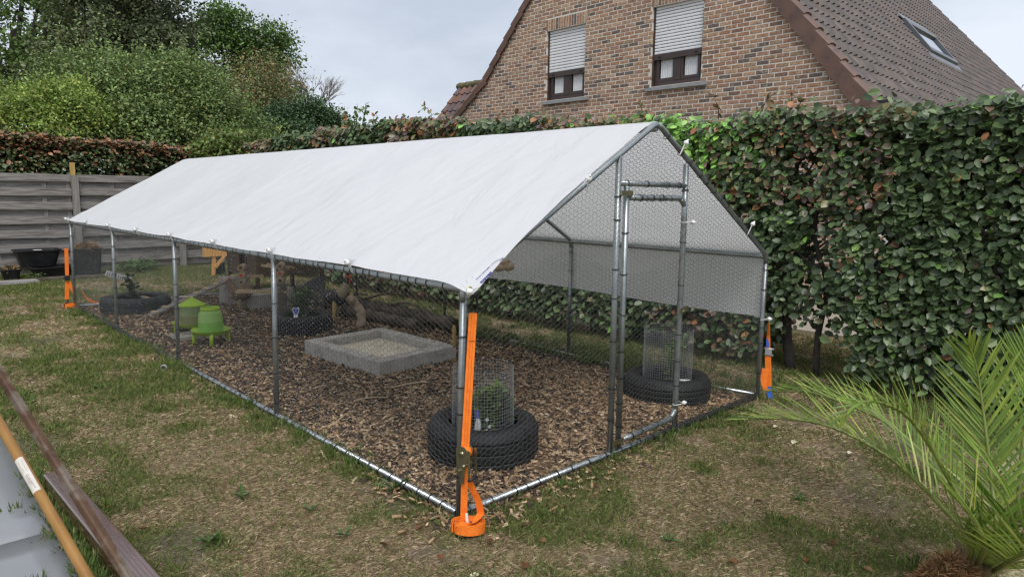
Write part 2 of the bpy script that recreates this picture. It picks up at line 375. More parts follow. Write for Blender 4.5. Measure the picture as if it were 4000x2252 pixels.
Pxy = np.concatenate(px_); n = len(Pxy)
BOX = (np.array([[i-.5, j*.5, k*.5] for k in (-1, 1) for j in (-1, 1) for i in (0, 1)]), np.array([(4, 5, 7, 6), (0, 1, 5, 4), (2, 6, 7, 3), (0, 4, 6, 2), (1, 3, 7, 5)]))
a = rng.uniform(0, 2*np.pi, n); el = rng.normal(0, .28, n); D = np.stack([np.cos(a)*np.cos(el), np.sin(a)*np.cos(el), np.sin(el)], 1); Nn = np.array([0, 0, 1.])+rng.normal(0, .35, (n, 3))
Ln = rng.lognormal(math.log(.034), .45, n); Wd = np.minimum(Ln*.8, rng.uniform(.006, .018, n)); Th = rng.uniform(.003, .007, n)
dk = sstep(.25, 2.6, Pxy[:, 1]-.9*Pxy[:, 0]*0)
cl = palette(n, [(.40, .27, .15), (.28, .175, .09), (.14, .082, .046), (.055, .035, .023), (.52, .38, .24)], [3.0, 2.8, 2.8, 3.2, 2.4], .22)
wet = rng.random(n) < .30*dk; cl[wet] = cl[wet]*.33  # a growing share of chips is darkened towards the back
D_, Sd, U = frames(D, Nn); T, F = BOX
inb = in_bed(Pxy[:, 0], Pxy[:, 1]); zz = np.where(inb, bedz(Pxy[:, 0], Pxy[:, 1])+rng.uniform(0, .016, n), .006)
P = np.stack([Pxy[:, 0], Pxy[:, 1], zz], 1)
V = P[:, None]+T[None, :, 0, None]*Ln[:, None, None]*D_[:, None]+T[None, :, 1, None]*Wd[:, None, None]*Sd[:, None]+T[None, :, 2, None]*Th[:, None, None]*U[:, None]
FF = (F[None]+(np.arange(n)*8)[:, None, None]).reshape(-1, 4)
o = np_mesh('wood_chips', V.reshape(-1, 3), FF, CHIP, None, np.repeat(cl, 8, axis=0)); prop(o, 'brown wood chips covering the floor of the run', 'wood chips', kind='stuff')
# ------------------------------------------------------------------ brick house
HX = 8.0
def verge(y):            # roof line of the gable, z over y
    y = np.asarray(y, float)
    return np.minimum(2.85+1.262*(y-1.13), np.where(y < 8.87, 3.93+1.126*(8.87-y), 3.93-.6885*(y-8.87)))
house = thing('brick_house', 'brick gable house with steep tiled roof and half-lowered white shutters', 'house', (HX, 5, 0))
OPEN = [(3.70, 4.68, 3.40, 4.70), (6.14, 7.13, 3.38, 4.69)]            # y0,y1,z0,z1 of the upper windows
LOW = [(-.0, .75, .75, 1.75)]                                          # (a ground-floor window further right, beyond the gable's corner)
YR, YL = 1.16, 10.95
MORTAR = mat('mortar', (.62, .58, .52), (.72, .68, .62), 12, .95, bump=.3, bscale=80)
BRICK = mat('brick', (.95, .92, .90), (1.68, 1.62, 1.56), 26, .9, attr='Col', bump=.6, bscale=60, c3=(.46, .385, .28), scale3=13, lo3=.56, hi3=.80)
mb = MB()
YS = [YR, 3.70, 4.68, 5.23, 6.14, 7.13, 8.87, YL]
def strip(y0, y1, zb, zt0, zt1): mb.prism([(HX+.005, y0, zb), (HX+.005, y1, zb), (HX+.005, y1, zt1), (HX+.005, y0, zt0)], (.085, 0, 0))
for y0, y1 in zip(YS[:-1], YS[1:]):
    t0, t1 = float(verge(y0+1e-6))-.02, float(verge(y1-1e-6))-.02
    hit_ = [q for q in OPEN if abs(q[0]-y0) < 1e-6]
    if hit_: strip(y0, y1, 0, hit_[0][2], hit_[0][2]); strip(y0, y1, hit_[0][3], t0, t1)
    else: strip(y0, y1, 0, t0, t1)
wall = mb.build('gable_wall', MORTAR, house)
# bricks: 12 colour variants share their meshes
BC = [(.29, .178, .112), (.26, .148, .092), (.235, .16, .105), (.32, .212, .14), (.20, .12, .078), (.28, .195, .13), (.105, .082, .072), (.12, .093, .08), (.24, .14, .095), (.36, .26, .18), (.26, .155, .11), (.15, .095, .07)]
def brick_var(dx, dy, dz, c, nm):
    b = MB(); b.cur = c; e = .004
    V = [(0, -dy/2+e, -dz/2+e), (0, dy/2-e, -dz/2+e), (0, dy/2-e, dz/2-e), (0, -dy/2+e, dz/2-e), (e, -dy/2, -dz/2), (e, dy/2, -dz/2), (e, dy/2, dz/2), (e, -dy/2, dz/2), (dx, -dy/2, -dz/2), (dx, dy/2, -dz/2), (dx, dy/2, dz/2), (dx, -dy/2, dz/2)]
    F = [(0, 3, 2, 1)]+[(i, (i+1) % 4, 4+(i+1) % 4, 4+i) for i in range(4)]+[(4+i, 4+(i+1) % 4, 8+(i+1) % 4, 8+i) for i in range(4)]
    b.add(V, F); return b
def pieces(name, parent, items, mt, limit=300, stuffname=None):
    """items: (score, MB variant, variant key, Matrix). best ones become objects, the rest one joined part"""
    items = sorted(items, key=lambda q: -q[0]); cache = {}
    for sc_, v, key, M4 in items[:limit]:
        if key not in cache: cache[key] = v.mesh(name, True); cache[key].materials.append(mt)
        o = link(name, cache[key], None, parent); o.matrix_basis = M4
    Vs, Fs, Cs, b = [], [], [], 0
    for sc_, v, key, M4 in items[limit:]:
        A = np.array(v.v); Mn = np.array(M4); Vs.append(A@Mn[:3, :3].T+Mn[:3, 3]); Fs += [tuple(i+b for i in f) for f in v.f]; Cs += v.c; b += len(A)
    if Vs:
        me = bpy.data.meshes.new(name); me.from_pydata(np.concatenate(Vs).tolist(), [], Fs)
        a = me.color_attributes.new('Col', 'FLOAT_COLOR', 'POINT'); c = np.ones((b, 4), dtype=np.float32); c[:, :3] = np.array(Cs); a.data.foreach_set('color', c.ravel())
        o = link(stuffname or name+'_field', me, mt, parent); o['kind'] = 'stuff'
def score(p, size):
    x, y, z = persp(p)
    return size/max(z, .1)*(1 if (z > 0 and -40 < x < 4040 and -40 < y < 2290) else .001)
CH, MODL, BL, BH = .0667, .204, .189, .0520
varc = {}
def bvar(dy, dz, ci):
    k = (round(dy, 3), round(dz, 3), ci)
    if k not in varc: varc[k] = brick_var(.095, dy, dz, BC[ci], 'brick')
    return varc[k], k
items = []; wts = np.array([3, 2.6, 2.4, 2, 1.6, 2, 1.5, 1.2, 2.4, .9, 2, 1.4]); wts = wts/wts.sum()
rows = int(8.2/CH)
for r in range(rows):
    z = .05+r*CH+CH/2
    off = (r % 2)*MODL/2+.02*math.sin(r*12.9)
    for c in range(int((YL-YR)/MODL)+2):
        y0 = YR+(c-1)*MODL+off; y1 = y0+BL
        # clip by verge and corner
        zt = z+BH/2+.02
        lo = max(y0, YR, 1.13+(zt-2.85)/1.262+.0); hi = min(y1, YL)
        hi = min(hi, 8.87-(zt-3.93)/1.126 if zt > 3.93 else 8.87+(3.93-zt)/.6885)
        segs = [(lo, hi)]
        for (a0, a1, b0, b1) in OPEN:
            if z+CH/2 > b0 and z-CH/2 < b1+.215:
                new = []
                e0, e1 = (a0, a1) if z < b1 else (a0-.03, a1+.02)
                for s0, s1 in segs:
                    if s1 <= e0 or s0 >= e1: new.append((s0, s1)); continue
                    if s0 < e0: new.append((s0, e0))
                    if s1 > e1: new.append((e1, s1))
                segs = new
        for s0, s1 in segs:
            if s1-s0 < .03: continue
            ln = s1-s0; ln = BL if abs(ln-BL) < .004 else round(ln/.02)*.02
            if ln < .03: continue
            ci = int(rng.choice(12, p=wts)); v, k = bvar(ln, BH, ci)
            pr = rng.uniform(-.002, .002); p = (HX+pr, (s0+s1)/2, z+rng.uniform(-.002, .002))
            M4 = Matrix.Translation(p)@Matrix.Rotation(rng.normal(0, .006), 4, 'X')
            hid = .05 if z < 2.7 else 1
            items.append((score(p, ln)*hid, v, k, M4))
for (a0, a1, b0, b1) in OPEN:                                        # soldier courses
    nb = int(round((a1-a0+.05)/.066))
    for i in range(nb):
        y = a0-.03+(i+.5)*(a1-a0+.05)/nb; ci = int(rng.choice(12, p=wts)); v, k = bvar(.053, .195, ci); p = (HX-.002+rng.uniform(-.002, .002), y, b1+.108)
        items.append((score(p, .195), v, k, Matrix.Translation(p)))
pieces('brick', wall, items, BRICK)
# windows
BROWN = mat('brown window frame', (.045, .028, .025), (.055, .035, .03), 5, .4)
SHUT = mat('white shutter slat', (.80, .81, .83), (.84, .85, .87), 4, .5)
CURT = mat('white curtain', (.90, .91, .92), (.96, .96, .97), 3, .8, stretch=(1, 14, .2))
GLASS = bpy.data.materials.new('window glass'); GLASS.use_nodes = True
_t = GLASS.node_tree; _b = _t.nodes['Principled BSDF']; _o = _t.nodes['Material Output']; _tr = _t.nodes.new('ShaderNodeBsdfTransparent'); _mx = _t.nodes.new('ShaderNodeMixShader')
_b.inputs['Base Color'].default_value = (.02, .022, .025, 1); _b.inputs['Roughness'].default_value = .03; _mx.inputs[0].default_value = .07
_t.links.new(_tr.outputs[0], _mx.inputs[1]); _t.links.new(_b.outputs[0], _mx.inputs[2]); _t.links.new(_mx.outputs[0], _o.inputs[0])
DARK = mat('dark room', (.02, .02, .02), rough=.9)
for wi, (a0, a1, b0, b1) in enumerate(OPEN):
    fx = HX+.098; zs = b0+.36*(b1-b0)                                  # shutter bottom
    fr = MB(); e = .075
    fr.box(fx, fx+.06, a0-.02, a0+e, b0, b1); fr.box(fx, fx+.06, a1-e, a1+.02, b0, b1); fr.box(fx, fx+.06, a0+e, a1-e, b0, b0+.09); fr.box(fx, fx+.06, a0+e, a1-e, b1-.06, b1)
    ym = (a0+a1)/2; fr.box(fx-.012, fx+.05, ym-.055, ym+.055, b0+.09, b1-.06); fr.box(fx-.016, fx-.012, ym-.012, ym+.012, b0+.20, b0+.34)
    win = fr.build('window', BROWN, house)
    for (p0, p1) in ((a0+e, ym-.055), (ym+.055, a1-e)):
        sa = MB(); s = .045
        for q in ((p0, p0+s, b0+.09, b1-.06), (p1-s, p1, b0+.09, b1-.06), (p0+s, p1-s, b0+.09, b0+.09+s)): sa.box(fx-.006, fx+.04, *q)
        sa.build('sash', BROWN, win)
        MB().box(fx+.016, fx+.022, p0+s, p1-s, b0+.09+s, b1-.06).build('pane', GLASS, win)
        cu = MB(); nn = 40; Vv = []
        for k in range(nn+1):
            y = p0+s+.02+(p1-p0-2*s-.02)*k/nn; Vv += [(fx+.036+.010*math.sin(k*1.15), y, b0+.1), (fx+.036+.010*math.sin(k*1.15), y, b1)]
        cu.add(Vv, [(2*k, 2*k+1, 2*k+3, 2*k+2) for k in range(nn)], True); cu.build('curtain', CURT, win)
    MB().box(fx+.25, fx+.26, a0-.1, a1+.1, b0-.1, b1+.1).build('room_shade', DARK, win)  # near-black sheet, its colour stands in for the shade of the unlit room
    gd = MB(); gd.box(HX+.055, HX+.098, a0-.002, a0+.035, b0, b1); gd.box(HX+.055, HX+.098, a1-.035, a1+.002, b0, b1); gd.build('shutter_guide', BROWN, win)
    nsl = 15 if wi == 0 else 14; hs = (b1-zs-.06)/nsl
    for k in range(nsl):
        z0 = zs+.06+k*hs; sl_ = MB(); V = []
        for (dx, dz) in ((.012, .004), (.002, .008), (0, .3*hs), (.003, .33*hs), (0, .37*hs), (0, .64*hs), (.003, .67*hs), (0, .71*hs), (.002, hs-.005), (.012, hs-.002)):
            V += [(HX+.066+dx, a0+.03, z0+dz), (HX+.066+dx, a1-.03, z0+dz)]
        sl_.add(V, [(2*k2, 2*k2+1, 2*k2+3, 2*k2+2) for k2 in range(9)]); sl_.build('shutter_slat', SHUT, win)
    MB().box(HX+.074, HX+.082, a0+.03, a1-.03, zs+.03, b1).build('shutter_back', BROWN, win)
    MB().box(HX+.056, HX+.09, a0+.03, a1-.03, zs-.03, zs+.062).build('bottom_bar', BROWN, win)
    for yy in (a0+.14, a1-.14): MB().box(HX+.040, HX+.056, yy-.02, yy+.02, zs+.004, zs+.022).build('stop', BLACK, win)
    MB().prism([(HX-.055, a0-.13, b0-.075), (HX-.055, a1+.05, b0-.075), (HX-.055, a1+.05, b0-.018), (HX-.055, a0-.13, b0-.018)], (.20, 0, .0)).build('sill', STONE, win)
# rest of the shell
SIDE = mat('side wall brick', (.17, .105, .072), (.25, .165, .115), 9, .9)
MB().box(HX+.10, 22, YR+.02, YR+.2, 0, 2.8).build('side_wall', SIDE, house)
# roof, slope facing right of the picture
TILE = mat('roof tile', (.70, .70, .70), (1.2, 1.2, 1.2), 5, .62, attr='Col', bump=.3, bscale=50, c3=(.115, .10, .045), scale3=2.6, lo3=.68, hi3=.80)
VERGE = mat('verge tile', (.175, .098, .073), (.125, .073, .058), 4, .55, bump=.2, bscale=30, c3=(.06, .045, .042), scale3=9, lo3=.58, hi3=.8)
sdir = np.array([0, 1, 1.262])/math.hypot(1, 1.262); snor = np.array([0, -1.262, 1])/math.hypot(1, 1.262)
O0 = np.array([HX, 1.13, 2.85])-sdir*.20+snor*.05
TW, TR = .205, .285
prof = [(0, 0), (.022, .026), (.055, .040), (.088, .027), (.108, .004), (.15, -.003), (.205, 0)]
def tile_var(c):
    b = MB(); b.cur = c; V = []
    for (l, lift) in ((0, .030), (.335, 0.0)):
        for (x, h) in prof: V.append((x, l, h+lift))
    for (x, h) in prof: V.append((x, .004, h+.030-.022))
    F = [(i, i+1, 7+i+1, 7+i) for i in range(6)]+[(14+i, 14+i+1, i+1, i) for i in range(6)]
    b.add(V, F); return b
TC = [(.115, .092, .082), (.13, .10, .088), (.10, .084, .078), (.122, .092, .076), (.108, .09, .085), (.138, .108, .092), (.09, .078, .07)]
tv = [tile_var(c) for c in TC]; titems = []
Rt = Matrix(((1, 0, 0), (0, sdir[1], snor[1]), (0, sdir[2], snor[2]))).to_4x4()
nrow = int((5.28-1.0)/sdir[1]/TR)+1
SKY = (15.4, 17.55, 2.62, 3.24)
for r in range(nrow):
    p0 = O0+sdir*r*TR
    xend = 23.6+max(0, (5.2-p0[1]))*1.9
    for c in range(int((xend-HX)/TW)):
        p = p0+np.array([.16+c*TW, 0, 0])
        if SKY[0]-.1 < p[0] < SKY[1]-.1 and SKY[2]-.12 < p[1] < SKY[3]-.05: continue
        ci = int(rng.integers(0, 7)); M4 = Matrix.Translation(p)@Rt@Matrix.Rotation(rng.normal(0, .006), 4, 'X')
        titems.append((score(p+sdir*.15, .3), tv[ci], ci, M4))
rf = MB(); q0 = O0-snor*.06
rf.prism([q0+np.array([.02, 0, 0]), q0+np.array([20, 0, 0]), q0+np.array([15.6, 0, 0])+sdir*6.7, q0+np.array([.02, 0, 0])+sdir*6.62], -snor*.05)
roof = rf.build('roof', DARK, house)
pieces('roof_tile', roof, titems, TILE, 300)
# back slope, one slab under the ridge
lb = MB(); lb.prism([(HX-.02, 5.23, 8.0), (22, 5.23, 8.0), (22, 8.87, 3.93), (HX-.02, 8.87, 3.93)], (0, .06, .05)); lb.prism([(HX-.02, 8.87, 3.93), (22, 8.87, 3.93), (22, 10.9, 2.53), (HX-.02, 10.9, 2.53)], (0, .04, .06))
lb.build('rear_slope', VERGE, roof)
def verge_tiles(A, B, nt_, side, hgt=.24):
    A, B = np.array(A, float), np.array(B, float); t = nrm(B-A); nn = np.cross(t, (1, 0, 0)); nn = nn*np.sign(nn[2]); Ltot = np.linalg.norm(B-A)/nt_
    for i in range(nt_):
        a = A+(B-A)*i/nt_; ln = Ltot*1.06; lift0, lift1 = .030, .0
        y_ = lambda l, h: a+t*l+nn*(h+lift0+(lift1-lift0)*l/ln)
        b = MB(); poly = [(HX-.06, -hgt+.04), (HX-.075, .02), (HX-.055, .05), (HX+.0, .064), (HX+.12, .05), (HX+.165, .02), (HX+.15, .0), (HX-.03, .0), (HX-.035, -hgt+.04)]
        V = []
        for l in (0, ln):
            for x, h in poly: q = y_(l, h).copy(); q[0] = x; V.append(q)
        k = len(poly); b.add(V, [tuple(range(k)), tuple(range(2*k-1, k-1, -1))]+[(j, k+j, k+(j+1) % k, (j+1) % k) for j in range(k)])
        b.build('verge_tile', VERGE, roof)
Ar = np.array([HX, 1.13, 2.85])-sdir*.22+snor*.03
verge_tiles(Ar, Ar+sdir*6.6, 22, 1)
verge_tiles((HX, 8.87+.02, 3.96), (HX, 5.25, 8.03), 17, -1, .13)
verge_tiles((HX, 10.9, 2.55), (HX, 8.89, 3.945), 6, -1, .13)
# skylight
def rp(x, y, h=0): return np.array([x, y, 2.85+1.262*(y-1.13)])+snor*(.05+h)
GREYM = mat('grey flashing', (.20, .22, .24), (.26, .28, .30), 6, .4, metal=.5)
x0, x1, y0, y1 = SKY
sk = MB()
for (u0, u1, v0, v1) in ((x0, x1, y0, y0+.08), (x0, x1, y1-.10, y1), (x0, x0+.12, y0+.08, y1-.10), (x1-.12, x1, y0+.08, y1-.10)):
    sk.prism([rp(u0, v0), rp(u1, v0), rp(u1, v1), rp(u0, v1)], snor*.11)
skl = sk.build('skylight', mat('grey skylight frame', (.13, .14, .15), rough=.4, metal=.3), house)
SKG = mat('skylight glass', (.72, .76, .80), rough=.06, metal=1.)
MB().prism([rp(x0+.12, y0+.08, .05), rp(x1-.12, y0+.08, .05), rp(x1-.12, y1-.1, .05), rp(x0+.12, y1-.1, .05)], snor*.015).build('pane', SKG, skl)
MB().prism([rp(x0-.2, y0-.16, .035), rp(x1+.1, y0-.16, .035), rp(x1+.1, y0-.005, .05), rp(x0-.2, y0-.005, .05)], snor*.01).build('flashing', GREYM, skl)
MB().prism([rp(x0, y1+.005, .07), rp(x1, y1+.005, .07), rp(x1, y1+.14, .05), rp(x0, y1+.14, .05)], snor*.02).build('hood', GREYM, skl)
# gutter and fascia at the eave corner
g = MB(); zg = 2.60
g.loft([(HX-.05, 1.02, zg), (24, 1.02, zg)], .065, 10); g.build('gutter', mat('dark zinc gutter', (.06, .065, .07), rough=.5, metal=.4), house)
MB().box(HX-.045, HX-.003, .86, 1.19, 2.30, 2.86).build('eave_board', BLACK, house)
# annexe with a tiled roof behind the gable's far end
ann = thing('annexe', 'low annexe with reddish mossy tile roof past the far gable edge', 'building', (9, 10, 0))
sa = np.array([1, 0, 1.198])/math.hypot(1, 1.198); na = np.array([-1.198, 0, 1])/math.hypot(1, 1.198)
AE = np.array([7.72, 11.0, 2.61]); An = 1.985
ab = MB(); ab.prism([AE-na*.03, AE+np.array([0, -2.3, 0])-na*.03, AE+np.array([0, -2.3, 0])+sa*An-na*.03, AE+sa*An-na*.03], -na*.06); aroof = ab.build('roof', DARK, ann)
MB().box(8.12, 12, 8.9, 10.93, 0, 2.5).build('wall', SIDE, ann)
Ra = Matrix(((0, sa[0], na[0]), (-1, sa[1], na[1]), (0, sa[2], na[2]))).to_4x4(); ai = []
AC = [(.15, .075, .058), (.19, .088, .058), (.115, .07, .065), (.095, .068, .072), (.17, .08, .05), (.13, .075, .062)]
av = [tile_var(c) for c in AC]
for r in range(7):
    for c in range(10):
        p = AE+sa*r*TR*.985+np.array([0, -c*TW-.02, 0]); ci = int(rng.integers(0, 6)); ai.append((score(p, .3), av[ci], ci, Matrix.Translation(p)@Ra))
pieces('roof_tile', aroof, ai, TILE, 300)
MOSS = mat('mossy ridge tile', (.10, .075, .05), (.15, .14, .06), 14, .9, bump=.8, bscale=30)
for k in range(8):
    a = AE+sa*An+np.array([0.03, -.28*k+.03, .02]); b = MB(); b.loft([a, a+np.array([0, -.04, 0]), a+np.array([0, -.30, 0])], [(.11, .085), (.115, .10), (.095, .08)], 10); b.build('ridge_tile', MOSS, ann)
# ground-floor window seen through the hedge
lw = thing('rear_extension', 'brick house extension half hidden behind the hedge with a dark window', 'building', (8, 0, 0))
eb = MB(); eb.box(8.0, 8.3, -3.0, 1.12, 0, .78); eb.box(8.0, 8.3, -3.0, -.35, .78, 1.5); eb.box(8.0, 8.3, .72, 1.12, .78, 1.5); eb.box(8.0, 8.3, -3, 1.12, 1.5, 2.4); eb.build('wall', MORTAR, lw)
wb = MB(); wb.box(8.1, 8.16, -.35, .72, .78, 1.5); ww = wb.build('window', BROWN, lw); MB().box(8.09, 8.1, -.25, .62, .88, 1.42).build('pane', SKG, ww); MB().box(7.92, 8.1, -.4, .78, .70, .775).build('sill', STONE, ww)
items = []
for r in range(int(2.4/CH)):
    z = r*CH+CH/2
    for c in range(22):
        y0 = -3.0+c*MODL+(r % 2)*MODL/2; y1 = y0+BL
        if y1 > 1.12 or (y1 > -.36 and y0 < .73 and .74 < z < 1.52): continue
        ci = int(rng.choice(12, p=wts)); v, k = bvar(BL, BH, ci); p = (7.992, (y0+y1)/2, z); items.append((score(p, BL), v, k, Matrix.Translation(p)))
pieces('brick', lw, items, BRICK, 60)
# ------------------------------------------------------------------ beech hedge along the run
def leaf_objects(name, parent, P, D, Nn, S, C, mt, limit, tpl, nvar=10):
    """the leaves that show largest as objects of their own (shared meshes), the rest joined"""
    d = P-CAM; z = d@cF; u = 2000+FPX*(d@cR)/z; v = 1126-FPX*(d@cU)/z
    sco = S/np.maximum(z, .2)*((z > .2) & (u > 20) & (u < 3980) & (v > 20) & (v < 2230))
    return sco
def make_leaves(parent, P, D, Nn, S, C, mt, limit, tpl, vis=None, nm='leaf', sname='foliage'):
    sco = leaf_objects(nm, parent, P, D, Nn, S, C, mt, limit, tpl)
    if vis is not None: sco = sco*vis
    order = np.argsort(-sco); big, rest = order[:limit], order[limit:]
    Df, Sf, Uf = frames(D[big], Nn[big]); me_cache = {}
    T, F = tpl
    for i, k in enumerate(big):
        ck = i % 40
        if ck not in me_cache:
            b = MB(); b.cur = tuple(C[k]); 
            for f in F: pass
            b.add(T, [tuple(dict.fromkeys(f)) for f in F.tolist()]); me_cache[ck] = b.mesh(nm, True); me_cache[ck].materials.append(mt)
        o = link(nm, me_cache[ck], None, parent); s = S[k]
        M = Matrix.Identity(4)
        for r in range(3): M[r][0], M[r][1], M[r][2], M[r][3] = Df[i][r]*s, Sf[i][r]*s, Uf[i][r]*s, P[k][r]
        o.matrix_basis = M
    o = scatter(sname, P[rest], D[rest], Nn[rest], S[rest], C[rest], tpl, mt, parent); o['kind'] = 'stuff'
hedge = thing('beech_hedge', 'tall dark green beech hedge running along behind the wire run', 'hedge', (4.2, 4, 0))
def htop(y): return 2.24+.30*sstep(-.5, 7.5, y)-.12*sstep(9, 12, y)+(fbm(y, y*0+3, 1.4, 31, 3)-.5)*.22
def face(y): return 3.78+(fbm(y, y*0, .9, 37, 3)-.5)*.22
N = 118000
y = np.concatenate([rng.uniform(-2.6, 3.2, int(N*.58)), rng.uniform(3.2, 12.1, N-int(N*.58))]); n = len(y)
t = rng.random(n); depth = rng.random(n)**1.7
top = htop(y); fx = face(y)
zlo = np.where(y > .45, .12, np.where(y < -.38, .10, .34)); zf = zlo+rng.random(n)**.95*(top-zlo); xf = fx+depth*.72
# top layer
tl = rng.random(n) < .24; xf = np.where(tl, fx+rng.random(n)*.75, xf); zf = np.where(tl, top-rng.random(n)**2*.16+rng.exponential(.03, n)*.8, zf)
# gaps where the house shows through
hole = np.exp(-(((y+.02)/.20)**2+((zf-1.10)/.50)**2))*.98+np.exp(-(((y-.12)/.20)**2+((zf-1.82)/.14)**2))*1.1+np.exp(-(((y+.02)/.22)**2+((zf-.42)/.16)**2))*.9
patch = vnoise(y, zf, 3.2, 91)
keep = (rng.random(n) > hole) & (rng.random(n) < .5+.75*patch) & ((zf > np.where(y > .45, .16, np.where(y < -.38, .14, .50))+.35*(vnoise(y, y*0, 2.2, 93)-.5)) | (rng.random(n) < .45))
low = (zf < .7) & (y > -.33) & (y < .38); keep &= ~(low & (rng.random(n) < .42))
y, xf, zf, depth = y[keep], xf[keep], zf[keep], depth[keep]; n = len(y)
P = np.stack([xf, y, zf], 1)
D = np.stack([-.55+rng.normal(0, .45, n), rng.normal(0, .8, n), -.5+rng.normal(0, .45, n)], 1); Nn = np.stack([-.95+rng.normal(0, .35, n), -.15+rng.normal(0, .4, n), .62+rng.normal(0, .3, n)], 1)
S = rng.uniform(.045, .096, n)*np.where(y > 3.2, 1.2, 1)
brown = sstep(.52, .75, vnoise(y, zf, 1.3, 95)+.14*sstep(2.5, 7, y)+.16*sstep(2.0, 2.45, zf))
bright = np.exp(-(((y-1.5)/.62)**2+((zf-2.05)/.42)**2))
C = palette(n, [(.034, .054, .021), (.046, .07, .026), (.028, .042, .020), (.058, .082, .032)], [4, 3, 2.5, 1.3], .2)
cb = palette(n, [(.10, .062, .04), (.075, .068, .032), (.16, .075, .035), (.065, .045, .04)], [2.5, 4, 1, 2], .25); pick = rng.random(n) < brown*(.30+.35*sstep(.4, 2.0, y))+.03; C[pick] = cb[pick]
cg = palette(n, [(.095, .19, .035), (.135, .22, .05), (.07, .14, .032)], [3, 1.5, 2], .2); pick = rng.random(n) < bright*.9+.012; C[pick] = cg[pick]
co = palette(n, [(.17, .08, .035), (.13, .06, .03)], [1, 1]); pick = rng.random(n) < .008; C[pick] = co[pick]
vis = ((y < .2) | (zf > 2.15)) & (depth < .25)
make_leaves(hedge, P, D, Nn, S, C, HLEAF, 300, BEECH, vis)
# trunks and limbs of the single beeches
def limbs(parent, base, hgt, r, nb, spread, mt, name='trunk', sub='branch'):
    b = MB(); base = np.array(base); pts = [base+np.array([rng.normal(0, .03), rng.normal(0, .05), hgt*k/5]) for k in range(6)]; pts[0] = base
    b.loft(crom(pts, 3), np.linspace(r, r*.35, 16).tolist(), 7); tr = b.build(name, mt, parent)
    for k in range(nb):
        t = rng.uniform(.18, .9); p0 = base+(pts[-1]-base)*t; a = rng.uniform(0, 2*math.pi); ln = spread*rng.uniform(.5, 1)
        d = np.array([math.cos(a)*.55, math.sin(a), rng.uniform(.4, 1.1)])*ln; br = MB(); br.loft(crom([p0, p0+d*.5+np.array([0, 0, -.03]), p0+d], 3), np.linspace(r*.4, r*.12, 7).tolist(), 5); br.build(sub, mt, tr)
for y0, r_ in ((-2.1, .03), (-1.75, .035), (-1.3, .03), (-.9, .035), (-.45, .028), (-.03, .032), (.23, .05), (.75, .04), (1.3, .05), (1.9, .04), (2.5, .04), (3.1, .045), (3.8, .04), (4.6, .04), (5.4, .045), (6.2, .04), (7.0, .04), (7.9, .04)):
    limbs(hedge, (4.02+rng.normal(0, .05), y0, -.03), 2.05, r_, 7 if y0 < 1 else 4, .55, BARK)
# thin shoots that stick up over the top
for px, py, dx in ((1560, 0, 0), (1430, 0, 0)): pass
for k, yy in enumerate((7.9, 7.0, 5.6, 4.15, 3.9, 2.0, 1.1, .62, .45, .3)):
    xx = float(face(np.array(yy)))+.25; zt = float(htop(np.array(yy))); b = MB(); h = rng.uniform(.14, .30)
    q = [(xx, yy, zt-.15), (xx+rng.normal(0, .03), yy+rng.normal(0, .04), zt+h*.5), (xx+rng.normal(0, .05), yy+rng.normal(0, .08), zt+h)]
    pts = crom(q, 4); b.loft(pts, np.linspace(.006, .0025, len(pts)).tolist(), 5); b.build('shoot', BARK, hedge)
    Pn = np.array([pts[int(i)] for i in rng.integers(2, len(pts), 11)]); m_ = len(Pn)
    o = scatter('shoot_leaves', Pn, rdir(m_)+[0, 0, .2], rdir(m_)+[0, 0, 1], rng.uniform(.05, .09, m_), palette(m_, [(.10, .06, .03), (.07, .075, .03), (.22, .10, .04)], [2, 3, 1]), BEECH, HLEAF, hedge); o['kind'] = 'stuff'

# ------------------------------------------------------------------ copper hedge behind the fence
ch = thing('copper_hedge', 'clipped copper-brown and green beech hedge behind the wooden fence', 'hedge', (1, 13.2, 0))
N = 64000; x = rng.uniform(-4.0, 4.6, N); top = 2.50-.10*sstep(0, 4.5, x)-.012*x+(fbm(x, x*0+9, 1.2, 131, 3)-.5)*.20
tl = rng.random(N) < .3; z = np.where(tl, top-rng.random(N)**2*.12+rng.exponential(.02, N), 1.0+rng.random(N)*(top-1.0)); yy = 12.86+np.where(tl, rng.random(N)*.8, rng.random(N)**1.2*1.0)+(fbm(x, z, 1.6, 133, 3)-.5)*.25
keep = rng.random(N) < .5+.7*vnoise(x, z, 2.8, 135); x, yy, z, top = x[keep], yy[keep], z[keep], top[keep]; n = len(x)
P = np.stack([x, yy, z], 1); D = np.stack([rng.normal(0, .75, n), -.75+rng.normal(0, .45, n), -.4+rng.normal(0, .4, n)], 1); Nn = np.stack([rng.normal(0, .35, n), -.55+rng.normal(0, .3, n), .85+rng.normal(0, .25, n)], 1)
br = sstep(.36, .78, .45*vnoise(x, z, 1.1, 137)+.55*(z-1.85)/.55*.75+.18*sstep(-.5, 2.5, x))
C = palette(n, [(.040, .060, .022), (.055, .07, .028), (.030, .042, .018)], [4, 2, 3], .2); cb = palette(n, [(.13, .062, .034), (.095, .056, .032), (.18, .09, .048), (.08, .058, .03)], [3, 3, 1.3, 2], .22)
pick = rng.random(n) < .12+.68*br; C[pick] = cb[pick]
make_leaves(ch, P, D, Nn, rng.uniform(.07, .115, n), C, HLEAF, 300, BEECH)
for x0 in np.arange(-4.5, 4.6, .75): limbs(ch, (x0, 13.25, -.03), 2.0, .04, 2, .4, BARK)

